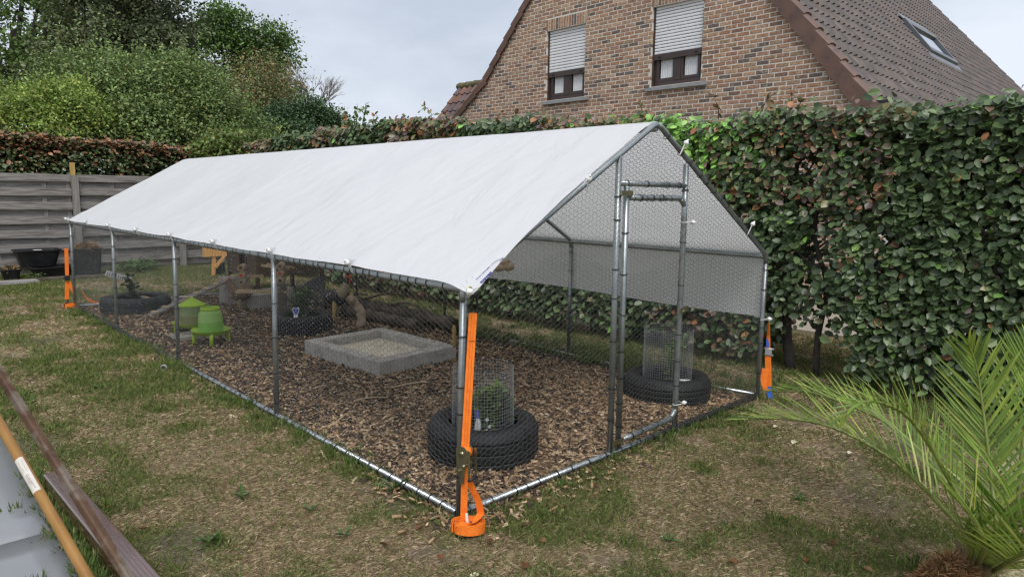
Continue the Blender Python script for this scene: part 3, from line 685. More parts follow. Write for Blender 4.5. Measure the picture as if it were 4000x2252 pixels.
# ------------------------------------------------------------------ trees and shrubs beyond
def tree(name, label, blobs, cols, wts, leaf, per, trunk, group='trees beyond the garden', up=.5, cl=.40, tpl=DIAM, jit=.2, inner=.35, shoots=0, thr=None):
    """blobs: (px,py,rpx,dist, flat) read as crown masses standing at that distance"""
    base = np.array(trunk[0], float); t = thing(name, label, 'tree', base, group)
    Ps, Ds, Ns, cs = [], [], [], []
    cen = []
    for (px, py, rp_, dist, k) in blobs:
        c = at(px, py, dist); r = rp_*dist/FPX; cen.append((c, r))
        nc = int(k); v = rdir(nc); v[:, 2] = np.where(v[:, 2] < -.35, -v[:, 2]*.6, v[:, 2])
        rad = r*(inner+(1-inner)*rng.random(nc)**.45)*(.82+.36*vnoise(v[:, 0]*2+dist, v[:, 2]*2+px*.01, 1.5, 141))
        cc = c+v*rad[:, None]*np.array([1, 1, .92])
        m_ = per; q = np.repeat(cc, m_, 0)+rng.normal(0, cl*.5, (nc*m_, 3))*[1, 1, .62]; vv = np.repeat(v, m_, 0)
        Ps.append(q); Ds.append(vv*.7+rdir(nc*m_)*.9+[0, 0, -.15]); Ns.append(vv*.5+rdir(nc*m_)*.6+[0, 0, .75])
        tone = np.repeat(rng.normal(1, .16, nc), m_)
        cs.append(palette(nc*m_, cols, wts, jit)*np.clip(tone, .55, 1.5)[:, None])
        if shoots:
            for s_ in range(shoots):
                a = cc[rng.integers(nc)]; h = rng.uniform(.5, 1.3); ts = np.linspace(0, 1, 22); lean = rng.normal(0, .12, 2)
                q = a+np.stack([ts*lean[0]*h, ts*lean[1]*h, ts*h], 1)+rng.normal(0, .05, (22, 3))*(1.1-ts)[:, None]
                Ps.append(q); dd = rdir(22); dd[:, 2] = abs(dd[:, 2])*.6; Ds.append(dd); Ns.append(rdir(22)+[0, 0, .8]); cs.append(palette(22, cols, wts, jit)*1.12)
    P = np.concatenate(Ps); D = np.concatenate(Ds); Nn = np.concatenate(Ns); C = np.concatenate(cs)
    k = P[:, 2] > .15; P, D, Nn, C = P[k], D[k], Nn[k], C[k]
    o = scatter('crown', P, D, Nn, rng.uniform(.7, 1.3, len(P))*leaf, np.clip(C, .004, .9), tpl, LEAF, t); o['kind'] = 'stuff'
    b = MB(); topc = max(cen, key=lambda q: q[1])[0]; pts = crom([base, base+(topc-base)*np.array([.3, .3, .45]), topc], 4); r0 = trunk[1]
    b.loft(pts, np.linspace(r0, r0*.4, len(pts)).tolist(), 8); tr = b.build('trunk', BARK, t)
    for c, r in cen:
        for s_ in range(3):
            b = MB(); p0 = pts[int(rng.integers(3, len(pts)-1))]; e = c+rdir(1)[0]*r*.55; q = crom([p0, (p0+e)/2+[0, 0, .12*r], e], 3); b.loft(q, np.linspace(r0*.38, r0*.09, len(q)).tolist(), 6); b.build('limb', BARK, tr)
    return t
def foot(px, dist):
    p = at(px, 1126, dist); return (p[0], p[1], -.05)
DG = [(.030, .048, .020), (.040, .060, .025), (.024, .036, .017), (.055, .065, .032)]
MG = [(.055, .095, .025), (.075, .115, .032), (.042, .075, .022), (.095, .125, .04)]
OL = [(.076, .112, .040), (.095, .132, .048), (.058, .09, .032), (.125, .13, .05)]
YG = [(.095, .14, .03), (.125, .165, .038), (.07, .108, .026), (.15, .155, .045)]
tree('broadleaf_tree', 'tall mid-green tree at the far left edge, sky showing through its top',
     [(60, 120, 330, 27, 190), (-150, 350, 300, 26, 110), (300, 60, 240, 28, 110), (90, 420, 260, 25, 120), (330, -160, 260, 28, 70)], MG, [4, 2, 3, 1], .125, 50, (foot(60, 26), .3))
tree('dark_tree', 'big dark olive-green tree rising behind the lighter bushes',
     [(500, 100, 220, 24, 180), (430, 260, 220, 23, 150), (600, 200, 130, 24, 100), (620, 350, 190, 23.5, 150), (480, -170, 240, 25, 90), (330, 380, 190, 23, 90)], [(.045, .060, .029), (.058, .073, .037), (.034, .046, .023), (.072, .074, .04)], [4, 2, 3, 1], .115, 52, (foot(560, 24), .35))
tree('oak_tree', 'two-lobed lighter green tree against the sky behind the bushes',
     [(875, 100, 82, 30, 60), (850, 190, 95, 30, 65), (930, 200, 75, 30, 40), (1055, 165, 66, 30, 44), (1085, 240, 60, 30, 34), (1010, 270, 80, 30, 44), (970, 350, 130, 30, 80), (880, 400, 130, 30, 60), (1110, 380, 70, 30, 30), (1060, 470, 120, 30, 50)], [(.056, .098, .028), (.076, .124, .036), (.042, .076, .024)], [3, 2, 2], .12, 50, (foot(960, 30), .28), cl=.5, inner=.5)
tree('yellow_green_shrub', 'bright yellow-green bush above the copper hedge on the left',
     [(240, 440, 130, 17, 120), (120, 500, 130, 16.5, 100), (330, 500, 110, 17, 80), (30, 470, 110, 17.5, 70)], YG, [3, 2, 3, .6], .065, 55, (foot(220, 17), .1), cl=.32)
tree('hornbeam_shrub', 'broad olive-green hornbeam thicket with upright shoots in mid background',
     [(520, 420, 190, 18.5, 190), (700, 430, 180, 19, 170), (620, 330, 130, 19, 90), (430, 330, 110, 19, 70), (830, 470, 150, 18.5, 120), (760, 350, 110, 19.5, 70), (560, 520, 150, 17.5, 90), (280, 330, 110, 20, 60), (720, 575, 130, 18, 80), (860, 570, 120, 18, 70), (420, 560, 130, 18, 60), (1000, 570, 110, 18.5, 50)], OL, [4, 3, 3, .8], .072, 62, (foot(620, 18.5), .16), cl=.34, shoots=12)
tree('sparse_tree', 'thin brownish-olive tree with bare twigs beside the lighter oak',
     [(1000, 360, 130, 22, 60), (1060, 300, 90, 22, 26), (960, 440, 120, 22, 60), (1080, 430, 110, 22, 50)], [(.11, .10, .05), (.16, .095, .05), (.09, .105, .045), (.075, .085, .035)], [3, 1.0, 3, 2], .075, 40, (foot(1000, 22), .12), cl=.5)
tree('evergreen_bush', 'dark blue-green bush at the right end of the thicket',
     [(1130, 490, 100, 20, 90), (1230, 470, 90, 20, 80), (1060, 530, 90, 19.5, 60), (1280, 520, 75, 20, 60), (1180, 550, 110, 19.5, 60)], [(.030, .058, .026), (.042, .072, .032), (.024, .045, .022)], [3, 2, 3], .07, 55, (foot(1180, 20), .1), cl=.3)
tree('clipped_bush', 'low rounded green bush peeping over where the two hedges meet',
     [(905, 588, 80, 15.6, 70), (1000, 590, 60, 15.6, 46), (830, 600, 60, 15.6, 40), (940, 640, 110, 15.6, 50)], [(.055, .09, .025), (.08, .11, .03), (.10, .10, .035)], [3, 2, 1], .07, 40, (foot(920, 15.6), .06), cl=.22)
# slender leafy shoots against the sky
ss = thing('sapling', 'slender leafy shoots rising over the hedge against the sky', 'sapling', foot(1400, 15)); b = MB(); PL = []
for (px, py, px0) in ((1345, 415, 1360), (1395, 405, 1392), (1430, 400, 1405), (1475, 455, 1440), (1365, 470, 1385), (1445, 500, 1430), (1340, 500, 1372)):
    q = crom([np.array(foot(px0, 15)), at(px0, 560, 15), at((px+px0)/2, (py+560)/2, 15), at(px, py, 15)], 6); b.loft(q, np.linspace(.022, .004, len(q)).tolist(), 5)
    for k in range(44):
        t = rng.uniform(.55, 1); i = t*(len(q)-1); PL.append(q[int(i)]+rng.normal(0, .04*(1.5-t), 3))
b.build('stem', BARK, ss); PL = np.array(PL); n = len(PL); o = scatter('leaves', PL, rdir(n)+[0, 0, -.2], rdir(n)+[0, 0, .8], rng.uniform(.06, .12, n), palette(n, MG, [3, 2, 2, 1]), DIAM, LEAF, ss); o['kind'] = 'stuff'
# bare tree
bt = thing('bare_tree', 'leafless pale twiggy tree standing right of the thicket', 'tree', foot(1215, 25))
b = MB()
def twig(p, d, ln, r, lev):
    q = [p, p+d*ln*.5+rng.normal(0, ln*.05, 3), p+d*ln]; b.loft(q, [r, r*.8, r*.55], 4, smooth=False)
    if lev:
        for k in range(3 if lev > 1 else 4):
            e = nrm(d+rng.normal(0, .42, 3)*[1, 1, .6]+[0, 0, .18]); twig(p+d*ln*rng.uniform(.45, 1), e, ln*rng.uniform(.5, .8), r*.58, lev-1)
b0 = np.array(foot(1215, 25)); keep_rng = rng; rng = np.random.default_rng(77); J = at(1225, 470, 25)
for k in range(6): twig(J+rng.normal(0, .1, 3), nrm(at(1150+36*k, 300, 25)-J), .75, .028, 4)
rng = keep_rng
b.loft([b0, (b0+J)/2+[.1, 0, 0], J], [.11, .08, .05], 8); b.build('branches', mat('grey bark', (.20, .17, .155), (.27, .24, .22), 9, .9), bt)

# ------------------------------------------------------------------ wooden fence
fence = thing('wooden_fence', 'weathered grey fence of overlapping horizontal boards across the back', 'fence', (1, 12.4, 0))
def fy(x): return 12.37+.055*x
posts = [-4.55, -2.70, -.85, 1.0, 2.86, 4.7]
for i, x0 in enumerate(posts):
    MB().box(x0-.05, x0+.05, fy(x0)-.10, fy(x0)-.005, -.05, 1.75+.012*i).build('post', WEATHERV, fence)
    if i == len(posts)-1: break
    a, c = x0+.055, posts[i+1]-.055; ht = 1.745+.008*i; nr = 14; h = ht/nr
    for bt_ in (a+.04, (a+c)/2-.3, (a+c)/2+.45, c-.04):
        MB().box(bt_-.035, bt_+.035, fy(bt_)+.022, fy(bt_)+.048, .04, ht-.01).build('batten', WEATHERV, fence)
    for r in range(nr):
        z0 = .03+r*h; fr_ = r % 2; off = .0 if fr_ else .06; e = rng.normal(0, .002, 2); s_ = MB(); hh = h*(1.06 if fr_ else 1.10)
        V = []
        nseg = 6; wob = rng.normal(0, .004, (2, nseg+1))
        for yk in (0, .018):
            for zk in (0, 1):
                for k in range(nseg+1):
                    x = a+(c-a)*k/nseg; V.append((x, fy(x)+off-.02+yk, z0+hh*zk+wob[zk, k]+e[0]))
        m_ = nseg+1; F = []
        for k in range(nseg): F += [(k, k+1, m_+k+1, m_+k), (2*m_+k, 3*m_+k, 3*m_+k+1, 2*m_+k+1), (m_+k, m_+k+1, 3*m_+k+1, 3*m_+k), (k, 2*m_+k, 2*m_+k+1, k+1)]
        F += [(0, m_, 3*m_, 2*m_), (nseg, 2*m_+nseg, 3*m_+nseg, m_+nseg)]
        s_.add(V, F); s_.build('board', WEATHER, fence)
st = MB().box(.965, 1.04, fy(1)-.0+.05, fy(1)+.12, 1.2, 2.02); o = st.build('stake', STAKE); prop(o, 'yellowish new wooden stake rising above the fence post', 'stake')

# ------------------------------------------------------------------ tubs, bin, slabs by the fence
def tub(name, label, c, L1, W1, L0, W0, h, rim=.03, yawa=0., zb=0.):
    t = thing(name, label, 'tub', (c[0], c[1], zb), 'black tubs by the fence'); ca, sa_ = math.cos(yawa), math.sin(yawa)
    def ring(l, w_, z, n=28):
        V = []
        for k in range(n):
            a = 2*math.pi*k/n; x = np.sign(math.cos(a))*abs(math.cos(a))**.32*l/2; y = np.sign(math.sin(a))*abs(math.sin(a))**.32*w_/2
            V.append((c[0]+x*ca-y*sa_, c[1]+x*sa_+y*ca, zb+z))
        return V
    R_ = [ring(L0, W0, 0), ring(L1, W1, h-.02), ring(L1+rim, W1+rim, h-.02), ring(L1+rim, W1+rim, h), ring(L1-.02, W1-.02, h), ring(L0-.02, W0-.02, .03)]
    V = [q for r in R_ for q in r]; n = 28; F = [(i*n+k, i*n+(k+1) % n, (i+1)*n+(k+1) % n, (i+1)*n+k) for i in range(5) for k in range(n)]+[tuple(range(n))[::-1], tuple(5*n+k for k in range(n))]
    MB().add(V, F, False).build('shell', BLACK, t); return t
tub('mortar_tub', 'black rectangular tub standing askew on the lower one by the fence', (.28, 12.02), .66, .46, .50, .36, .29, .05, zb=.19)
tub('mortar_tub', 'lower long black tub on the ground beside the fence', (.42, 11.78), .62, .50, .52, .40, .20, .04, .1)
tub('flower_pot', 'small black pot with dry plant at the left frame edge', (-.16, 11.72), .27, .27, .20, .20, .19, .03)
tub('hay_bin', 'tall black bin filled with hay behind the far strap', (.95, 11.62), .43, .43, .36, .36, .50, .03)
HAY = mat('hay', (1, 1, 1), attr='Col', rough=.9)
def heap(name, label, c, rx, ry, h, n, cols, cat, ln=.12, wd=.006):
    r = np.sqrt(rng.random(n)); a = rng.uniform(0, 2*np.pi, n); P = np.stack([c[0]+rx*r*np.cos(a), c[1]+ry*r*np.sin(a), c[2]+h*(1-r**2)*rng.random(n)**.4], 1)
    o = scatter(name, P, rdir(n)*[1, 1, .4], rdir(n), rng.uniform(.5, 1, n)*ln, palette(n, cols, [1]*len(cols)), BLADE, HAY, None, np.full(n, wd)); return prop(o, label, cat)
heap('hay', 'heap of dry brown hay on top of the black bin', (.95, 11.62, .47), .20, .20, .13, 1500, [(.30, .20, .09), (.22, .13, .06), (.16, .09, .04)], 'hay')
heap('dead_plant', 'withered brown plant sticking out of the small black pot', (-.16, 11.72, .15), .12, .12, .10, 200, [(.28, .17, .07), (.10, .09, .03)], 'plant', .11, .012)
MB().box(.22, .34, 11.85, 12.0, .44, .475).build('cloth_scrap', WHITE).update_tag(); prop(bpy.data.objects['cloth_scrap'], 'white scrap lying in the askew black tub', 'scrap')
for k, (a, b_, y0, y1, lab) in enumerate(((-1.6, .12, 10.95, 11.3, 'long weathered timber edging below the tubs at left'), (.14, .62, 11.2, 11.45, 'short pebbly concrete edging strip below the tubs'), (.70, 1.42, 11.15, 11.40, 'pebbly concrete edging strip below the hay bin'))):
    e = MB(); e.box(a, b_, y0, y1, -.02, .045); 
    o = e.build('edging', WEATHER if k == 0 else LOGDARK); prop(o, lab, 'edging')
o = MB().box(-1.3, -.05, 10.85, 10.94, -.02, .03).build('plank', WEATHER); prop(o, 'grey plank lying in the grass before the timber edging', 'plank')
# leafy plant by the fence
def bushlet(name, label, c, r, h, n, leaf, cols, cat='plant', group=None, tpl=BEECH, stem=True, wts=None):
    t = thing(name, label, cat, (c[0], c[1], c[2]), group); v = rdir(n); rr = rng.random(n)**.4
    P = np.stack([c[0]+v[:, 0]*r*rr, c[1]+v[:, 1]*r*rr, c[2]+h*(.12+.88*np.abs(v[:, 2])*rr*.6+.4*rng.random(n)*.9)], 1)
    o = scatter('leaves', P, v*[1, 1, .3]+rdir(n)*.4, rdir(n)*.4+[0, 0, 1], rng.uniform(.7, 1.2, n)*leaf, palette(n, cols, wts or [1]*len(cols)), tpl, LEAF, t); o['kind'] = 'stuff'
    if stem:
        b = MB()
        for k in range(5):
            a = rng.uniform(0, 6.28); b.loft([c, (c[0]+math.cos(a)*r*.25, c[1]+math.sin(a)*r*.25, c[2]+h*.5), (c[0]+math.cos(a)*r*.6, c[1]+math.sin(a)*r*.6, c[2]+h*.9)], [.006, .005, .003], 5)
        b.build('stem', BARK, t)
    return t
bushlet('garden_shrub', 'pale green leafy shrub growing at the foot of the fence', (1.85, 11.9, 0), .33, .26, 380, .075, [(.045, .08, .025), (.075, .115, .042), (.028, .052, .016)])
bushlet('weed_clump', 'green weeds growing between pot and lower black tub', (.16, 11.5, 0), .16, .14, 110, .05, [(.03, .055, .016), (.045, .065, .02)])
# trestle beyond the run's back
tr_ = thing('trestle', 'orange stained wooden trestle with diagonal brace behind the run', 'trestle', (2.7, 10.3, 0))
MB().box(2.50, 2.92, 10.26, 10.34, .36, .54).build('top_board', NEWWOOD, tr_)
for x in (2.66, 2.95): MB().beam((x, 10.3, 0), (x+.02, 10.3, .37), .055, .05, (0, 1, 0)).build('leg', NEWWOOD, tr_)
MB().beam((2.69, 10.27, .16), (2.86, 10.27, .36), .05, .035, (0, 1, 0)).build('brace', NEWWOOD, tr_)
o = MB().box(2.72, 2.90, 10.36, 10.5, 0, .22).build('crate', mat('dark green plastic', (.03, .05, .04), rough=.6)); prop(o, 'dark green box standing under the orange trestle', 'box')
# ------------------------------------------------------------------ the wire run
run = thing('chicken_run', 'long galvanised tube and hexagonal wire chicken run under a white tarpaulin', 'chicken run', (1.5, 4, 0))
TR_ = .0172; q4 = LEN/4
def tube_part(name, pts, r=TR_, n=10, parent=run, mt=TUBE): return MB().loft(pts, r, n).build(name, mt, parent)
EZ = EAVE
for k in range(5):
    yk = k*q4
    tube_part('post', [(0, yk, -.03), (.006, yk, .6), (.012 if k else .02, yk, EZ)]); tube_part('post', [(3, yk, -.03), (3.0, yk, EZ)])
    for s in (0, 1):
        xa = 0.012 if s == 0 else 3.0; sg = 1 if s == 0 else -1
        pts = [(xa, yk, EZ-.06), (xa+sg*.004, yk, EZ-.02), (xa+sg*.025, yk, EZ+.018)]
        pts += [(1.5-sg*.07, yk, RIDGE-.035), (1.5-sg*.035, yk, RIDGE-.014), (1.5, yk, RIDGE-.006)]
        tube_part('rafter', pts)
tube_part('eave_rail', [(.02, 0, EZ-.005), (.012, LEN, EZ-.005)]); tube_part('eave_rail', [(2.99, 0, EZ-.005), (2.99, LEN, EZ-.005)]); tube_part('ridge_rail', [(1.5, 0, RIDGE-.03), (1.5, LEN, RIDGE-.03)])
BZ = .025
tube_part('base_rail', [(0, .02, BZ), (0, LEN, BZ)], mt=RAIL); tube_part('base_rail', [(3, .02, BZ), (3, .5, .0), (3, LEN, -.006)], mt=RAIL); tube_part('base_rail', [(.0, 0, BZ), (3, 0, BZ)], mt=RAIL); tube_part('base_rail', [(0, LEN, BZ), (3, LEN, BZ)], mt=RAIL)
def rafz(x): return EZ+.02+(RIDGE-EZ-.02)*(1-abs(x-1.5)/1.5)
DX0, DX1 = 1.155, 1.845
tube_part('door_post', [(DX0, -.0, -.08), (DX0-.01, 0, rafz(DX0)-.01)], .018); tube_part('door_post', [(DX1, 0, -.03), (DX1-.01, 0, rafz(DX1)-.03)], .018)
tube_part('door_header', [(DX0, 0, 1.615), (DX1, 0, 1.615)], .0165)
# door leaf: hinged stile, bent tube for the rest
stile = tube_part('door', [(DX0+.062, -.012, .045), (DX0+.055, -.012, 1.60)], .018)
bend = crom([(DX0+.075, -.014, 1.535), (DX1-.14, -.014, 1.535), (DX1-.075, -.016, 1.525), (DX1-.045, -.018, 1.49), (DX1-.038, -.02, 1.42), (DX1-.038, -.02, .24), (DX1-.042, -.02, .165), (DX1-.075, -.02, .125), (DX1-.14, -.02, .11), (DX0+.08, -.02, .095)], 4)
MB().loft(bend, .0175, 10).build('door_frame', TUBE, stile)
def helix(p, q, r, turns, rw=.0016):
    p, q = np.array(p), np.array(q); t = nrm(q-p); a = nrm(np.cross(t, (0, 1, .2))); b_ = np.cross(t, a); return [p+(q-p)*s+(a*math.cos(6.283*turns*s)+b_*math.sin(6.283*turns*s))*r for s in np.linspace(0, 1, int(turns*8)+1)]
mb = MB(); mb.loft(helix((DX1-.038, -.02, .22), (DX1-.038, -.02, 1.42), .0195, 9), .0016, 4); mb.loft(helix((DX0+.1, -.014, 1.535), (DX1-.15, -.014, 1.535), .0195, 7), .0016, 4); mb.loft(helix((DX0+.1, -.02, .095), (DX1-.14, -.02, .11), .0195, 6), .0016, 4); mb.build('lacing_wire', WIRE, stile)
mb = MB(); mb.tube((DX1-.05, -.04, .82), (DX1+.02, -.045, .82), .006); mb.box(DX1-.06, DX1-.02, -.045, -.035, .80, .84); mb.box(DX1-.02, DX1+.018, -.05, -.04, .815, .85); mb.build('latch', ZINC, stile)
for z in (.1, 1.56): MB().box(DX0-.02, DX0+.085, -.036, -.032, z-.015, z+.015).build('hinge', ZINC, stile)
# hexagonal netting
def hexnet(O, U, V, wu, wv, cond=None, px=.0315, v=.0285, t=.0165, r=.00085, jit=.0022, bulge=0., seed=0):
    g = np.random.default_rng(500+seed); O, U, V = [np.asarray(q, float) for q in (O, U, V)]; Nn = np.cross(U, V)
    ni, nj = int(wu/px)+1, int(wv/v)+1; I, J = np.meshgrid(np.arange(ni), np.arange(nj), indexing='ij')
    zz = (J+.5*(I % 2))*v; Ln = np.stack([I*px, zz], -1)+g.normal(0, jit, I.shape+(2,)); Rn = np.stack([I*px+t, zz], -1)+g.normal(0, jit, I.shape+(2,))
    E0, E1 = [Ln.reshape(-1, 2)], [Rn.reshape(-1, 2)]
    for i in range(ni-1):
        jj = np.arange(nj)
        if i % 2 == 0: pairs = [(jj, jj), (jj[1:], jj[1:]-1)]
        else: pairs = [(jj, jj), (jj[:-1], jj[:-1]+1)]
        for a, c in pairs: E0.append(Rn[i, a]); E1.append(Ln[i+1, c])
    A = np.concatenate(E0); B = np.concatenate(E1); mid = (A+B)/2; k = (mid[:, 0] < wu) & (mid[:, 1] < wv)
    if cond is not None: k &= cond(mid[:, 0], mid[:, 1])
    A, B = A[k], B[k]
    def P3(q):
        h = bulge*(fbm(q[:, 0], q[:, 1], 1.3, 61+seed, 2)-.5); return O+q[:, :1]*U+q[:, 1:]*V+h[:, None]*Nn
    a3, b3 = P3(A), P3(B); T = b3-a3; T /= np.linalg.norm(T, axis=1, keepdims=True); S1 = np.cross(T, Nn); S2 = np.broadcast_to(Nn, S1.shape); n = len(a3)
    ring = [S1*math.cos(w_)+S2*math.sin(w_) for w_ in (1.57, 3.665, 5.76)]
    Vt = np.stack([a3+q*r for q in ring]+[b3+q*r for q in ring], 1).reshape(-1, 3)
    F = np.array([(0, 1, 4, 3), (1, 2, 5, 4), (2, 0, 3, 5)]); FF = (F[None]+(np.arange(n)*6)[:, None, None]).reshape(-1, 4); return Vt, FF, b3
def net(parent, *a, **k):
    Vt, FF, nodes = hexnet(*a, **k); np_mesh('netting', Vt, FF, WIRE, parent); return nodes
nodes = net(run, (-.021, LEN, .01), (0, -1, 0), (0, 0, 1), LEN, EZ-.02, bulge=.012, seed=1, r=.00085)
net(run, (3.021, 0, .01), (0, 1, 0), (0, 0, 1), LEN, EZ-.02, px=.04, v=.034, t=.02, bulge=.012, seed=2)
net(run, (0, LEN+.021, .01), (1, 0, 0), (0, 0, 1), 3, RIDGE, cond=lambda u, v: v < rafz(u)-.01, px=.04, v=.034, t=.02, seed=3)
dcut = lambda u, v: (v < rafz(u)-.01) & ~((u > DX0+.06) & (u < DX1-.04) & (v < 1.535) & (v > .1))
net(run, (0, -.0215, .01), (1, 0, 0), (0, 0, 1), 3, RIDGE, cond=dcut, bulge=.01, seed=4, r=.0008)
net(stile, (DX0+.06, -.040, .1), (1, 0, 0), (0, 0, 1), DX1-DX0-.10, 1.435, bulge=.008, seed=5, r=.0008)
sl_l = math.hypot(1.5, RIDGE-EZ); net(run, (1.5, 0.02, RIDGE-.012), (0, 1, 0), nrm((1.5, 0, EZ-RIDGE)), 5.0, sl_l, px=.04, v=.034, t=.02, bulge=.02, seed=6, r=.0008)
# rain drops on the long side's wire
k = rng.random(len(nodes)) < .17; nd = nodes[k]; k = (nd[:, 1] > 1.0) & (nd[:, 1] < 7.2) & (rng.random(len(nd)) < .3+.5*vnoise(nd[:, 1], nd[:, 2], 3, 17)); nd = nd[k]; n = len(nd)
OCT = np.array([[1, 0, 0], [-1, 0, 0], [0, 1, 0], [0, -1, 0], [0, 0, 1], [0, 0, -1.3]]); OF = np.array([(0, 2, 4), (2, 1, 4), (1, 3, 4), (3, 0, 4), (2, 0, 5), (1, 2, 5), (3, 1, 5), (0, 3, 5)])
Vd = (nd-[0.002, 0, .001])[:, None]+OCT[None]*(.0021*rng.uniform(.6, 1.25, n))[:, None, None]
o = np_mesh('rain_drops', Vd.reshape(-1, 3), (OF[None]+(np.arange(n)*6)[:, None, None]).reshape(-1, 3), mat('water drop', (.75, .78, .82), rough=.05, spec=1.), run); o['kind'] = 'stuff'
# cable ties
mb = MB()
def ring_at(p, ax, r=.0215, w_=.0026): mb.lathe([(r, -w_), (r+.0022, -w_), (r+.0022, w_), (r, w_)], p, 10, False, ax, True)
def ties(a, b_, step, r=.0215):
    a, b_ = np.array(a, float), np.array(b_, float); ln = np.linalg.norm(b_-a); t = (b_-a)/ln; s = rng.uniform(.04, step)
    while s < ln-.03: ring_at(a+t*s, t+rng.normal(0, .09, 3), r); s += step*rng.uniform(.6, 1.5)
ties((0, .05, BZ), (0, LEN, BZ), .10); ties((0, 0, BZ), (3, 0, BZ), .11)
for k in range(5): ties((.004, k*q4, .05), (.012, k*q4, EZ-.05), .17); ties((3, k*q4, .05), (3, k*q4, EZ-.05), .2)
ties((DX0, 0, .05), (DX0-.01, 0, 1.7), .2, .0205); ties((DX1, 0, .05), (DX1-.01, 0, 1.68), .19, .0205); ties((DX0, 0, 1.615), (DX1, 0, 1.615), .15, .019); ties((DX0+.06, -.012, .1), (DX0+.055, -.012, 1.55), .17, .0205); ties((DX0+.1, -.014, 1.535), (DX1-.15, -.014, 1.535), .13, .02)
ties((DX0+.1, -.02, .097), (DX1-.15, -.02, .11), .14, .02); ties((DX1-.038, -.02, .25), (DX1-.038, -.02, 1.4), .22, .02)
ties((3, 0, EZ+.03), (1.56, 0, RIDGE-.04), .13); ties((.02, .05, EZ), (.012, LEN, EZ), .09)
o = mb.build('cable_ties', TIE, run); o['kind'] = 'stuff'

# ------------------------------------------------------------------ tarpaulin
TARP = bpy.data.materials.new('white tarpaulin'); TARP.use_nodes = True
t_ = TARP.node_tree; t_.nodes.clear(); Nd = t_.nodes.new; K = t_.links.new
out = Nd('ShaderNodeOutputMaterial'); bs = Nd('ShaderNodeBsdfPrincipled'); tl_ = Nd('ShaderNodeBsdfTranslucent'); mx = Nd('ShaderNodeMixShader'); mx.inputs[0].default_value = .41
geo = Nd('ShaderNodeNewGeometry'); mp = Nd('ShaderNodeMapping'); mp.inputs['Rotation'].default_value = (0, R(20), R(25)); mp.inputs['Scale'].default_value = (1.2, 2.4, 1.2)
n1 = Nd('ShaderNodeTexNoise'); n1.inputs['Scale'].default_value = 1.5; n1.inputs['Detail'].default_value = 7; n1.inputs['Roughness'].default_value = .62; n1.inputs['Distortion'].default_value = .9
mp2 = Nd('ShaderNodeMapping'); mp2.inputs['Scale'].default_value = (1, 1, 1); n2 = Nd('ShaderNodeTexNoise'); n2.inputs['Scale'].default_value = 55; n2.inputs['Detail'].default_value = 3
K(geo.outputs['Position'], mp.inputs[0]); K(mp.outputs[0], n1.inputs['Vector']); K(geo.outputs['Position'], mp2.inputs[0]); K(mp2.outputs[0], n2.inputs['Vector'])
b1 = Nd('ShaderNodeBump'); b1.inputs['Strength'].default_value = .6; b1.inputs['Distance'].default_value = .04; b2 = Nd('ShaderNodeBump'); b2.inputs['Strength'].default_value = .03; b2.inputs['Distance'].default_value = .003
K(n1.outputs[0], b1.inputs['Height']); K(n2.outputs[0], b2.inputs['Height']); K(b1.outputs[0], b2.inputs['Normal']); K(b2.outputs[0], bs.inputs['Normal'])
r_ = Nd('ShaderNodeValToRGB'); r_.color_ramp.elements[0].color = (.93, .945, .97, 1); r_.color_ramp.elements[1].color = (.97, .98, .995, 1); n3 = Nd('ShaderNodeTexNoise'); n3.inputs['Scale'].default_value = 1.1; K(geo.outputs['Position'], n3.inputs['Vector']); K(n3.outputs[0], r_.inputs[0]); K(r_.outputs[0], bs.inputs['Base Color'])
tl_.inputs[0].default_value = (.97, .96, .95, 1); bs.inputs['Roughness'].default_value = .42; bs.inputs['Specular IOR Level'].default_value = .4
K(bs.outputs[0], mx.inputs[1]); K(tl_.outputs[0], mx.inputs[2]); K(mx.outputs[0], out.inputs[0])
tarp = thing('tarpaulin', 'white tarpaulin stretched over the roof of the wire run', 'tarpaulin', (1.5, 4, RIDGE))
def prof_pt(s):
    """s in 0..1 over the left slope, 1..2 right slope, 2..2.3 the flap outside the right eave"""
    R_ = RIDGE+.036; E_ = EZ+.028
    s = np.asarray(s, float); x = np.where(s < 2, -.012+1.512*s, 3.012+.02*(s-2)/.3); z = np.where(s < 1, E_+(R_-E_)*s, np.where(s < 2, R_+(E_-R_)*(s-1), E_-(s-2)/.3*.50))
    z = z-.018*np.exp(-((s-1)/.03)**2)-.012*np.exp(-((s-2)/.02)**2)
    return x, z
ns, nv = 150, 300
ss_ = np.concatenate([np.linspace(-.004, 2, 126), np.linspace(2.012, 2.3, 24)]); vv = np.linspace(0, 1, nv)
Sg, Vg = np.meshgrid(ss_, vv, indexing='ij'); X, Z = prof_pt(Sg)
fwd = np.where(Sg < 1, -.006+.13*(1-np.clip(Sg, 0, 1))**2.4, .0-.006*np.clip(Sg, 0, 2)); Y = -fwd+(LEN+.03+fwd)*Vg
slope = np.where(Sg < 1, 1., 0.)+np.where((Sg > 1) & (Sg < 2), 1., 0.)
sag = -.020*np.sin(np.pi*np.clip(Sg % 1, 0, 1))*slope*np.sin(np.pi*((Vg*4) % 1))**2
wr = (fbm(Sg*2.2+Vg*6, Vg*9-Sg*2, 1.6, 201, 4)-.5)*.022*slope*np.minimum(1, np.minimum(np.abs(Sg-1), np.abs(Sg-2))*8)
edge = np.exp(-np.clip(Sg, 0, 3)/.05)*np.where(Sg < .5, 1, 0); pull = np.cos(2*np.pi*(Y/LEN)*8)
wr2 = edge*(.003*pull+.002)+np.exp(-((Sg-.10)/.035)**2)*.012*fbm(Y, Sg, 2.5, 203, 3)
Z = Z+sag+wr+wr2*.8; X = X-np.where(Sg < 1, wr*.5, -wr*.5)
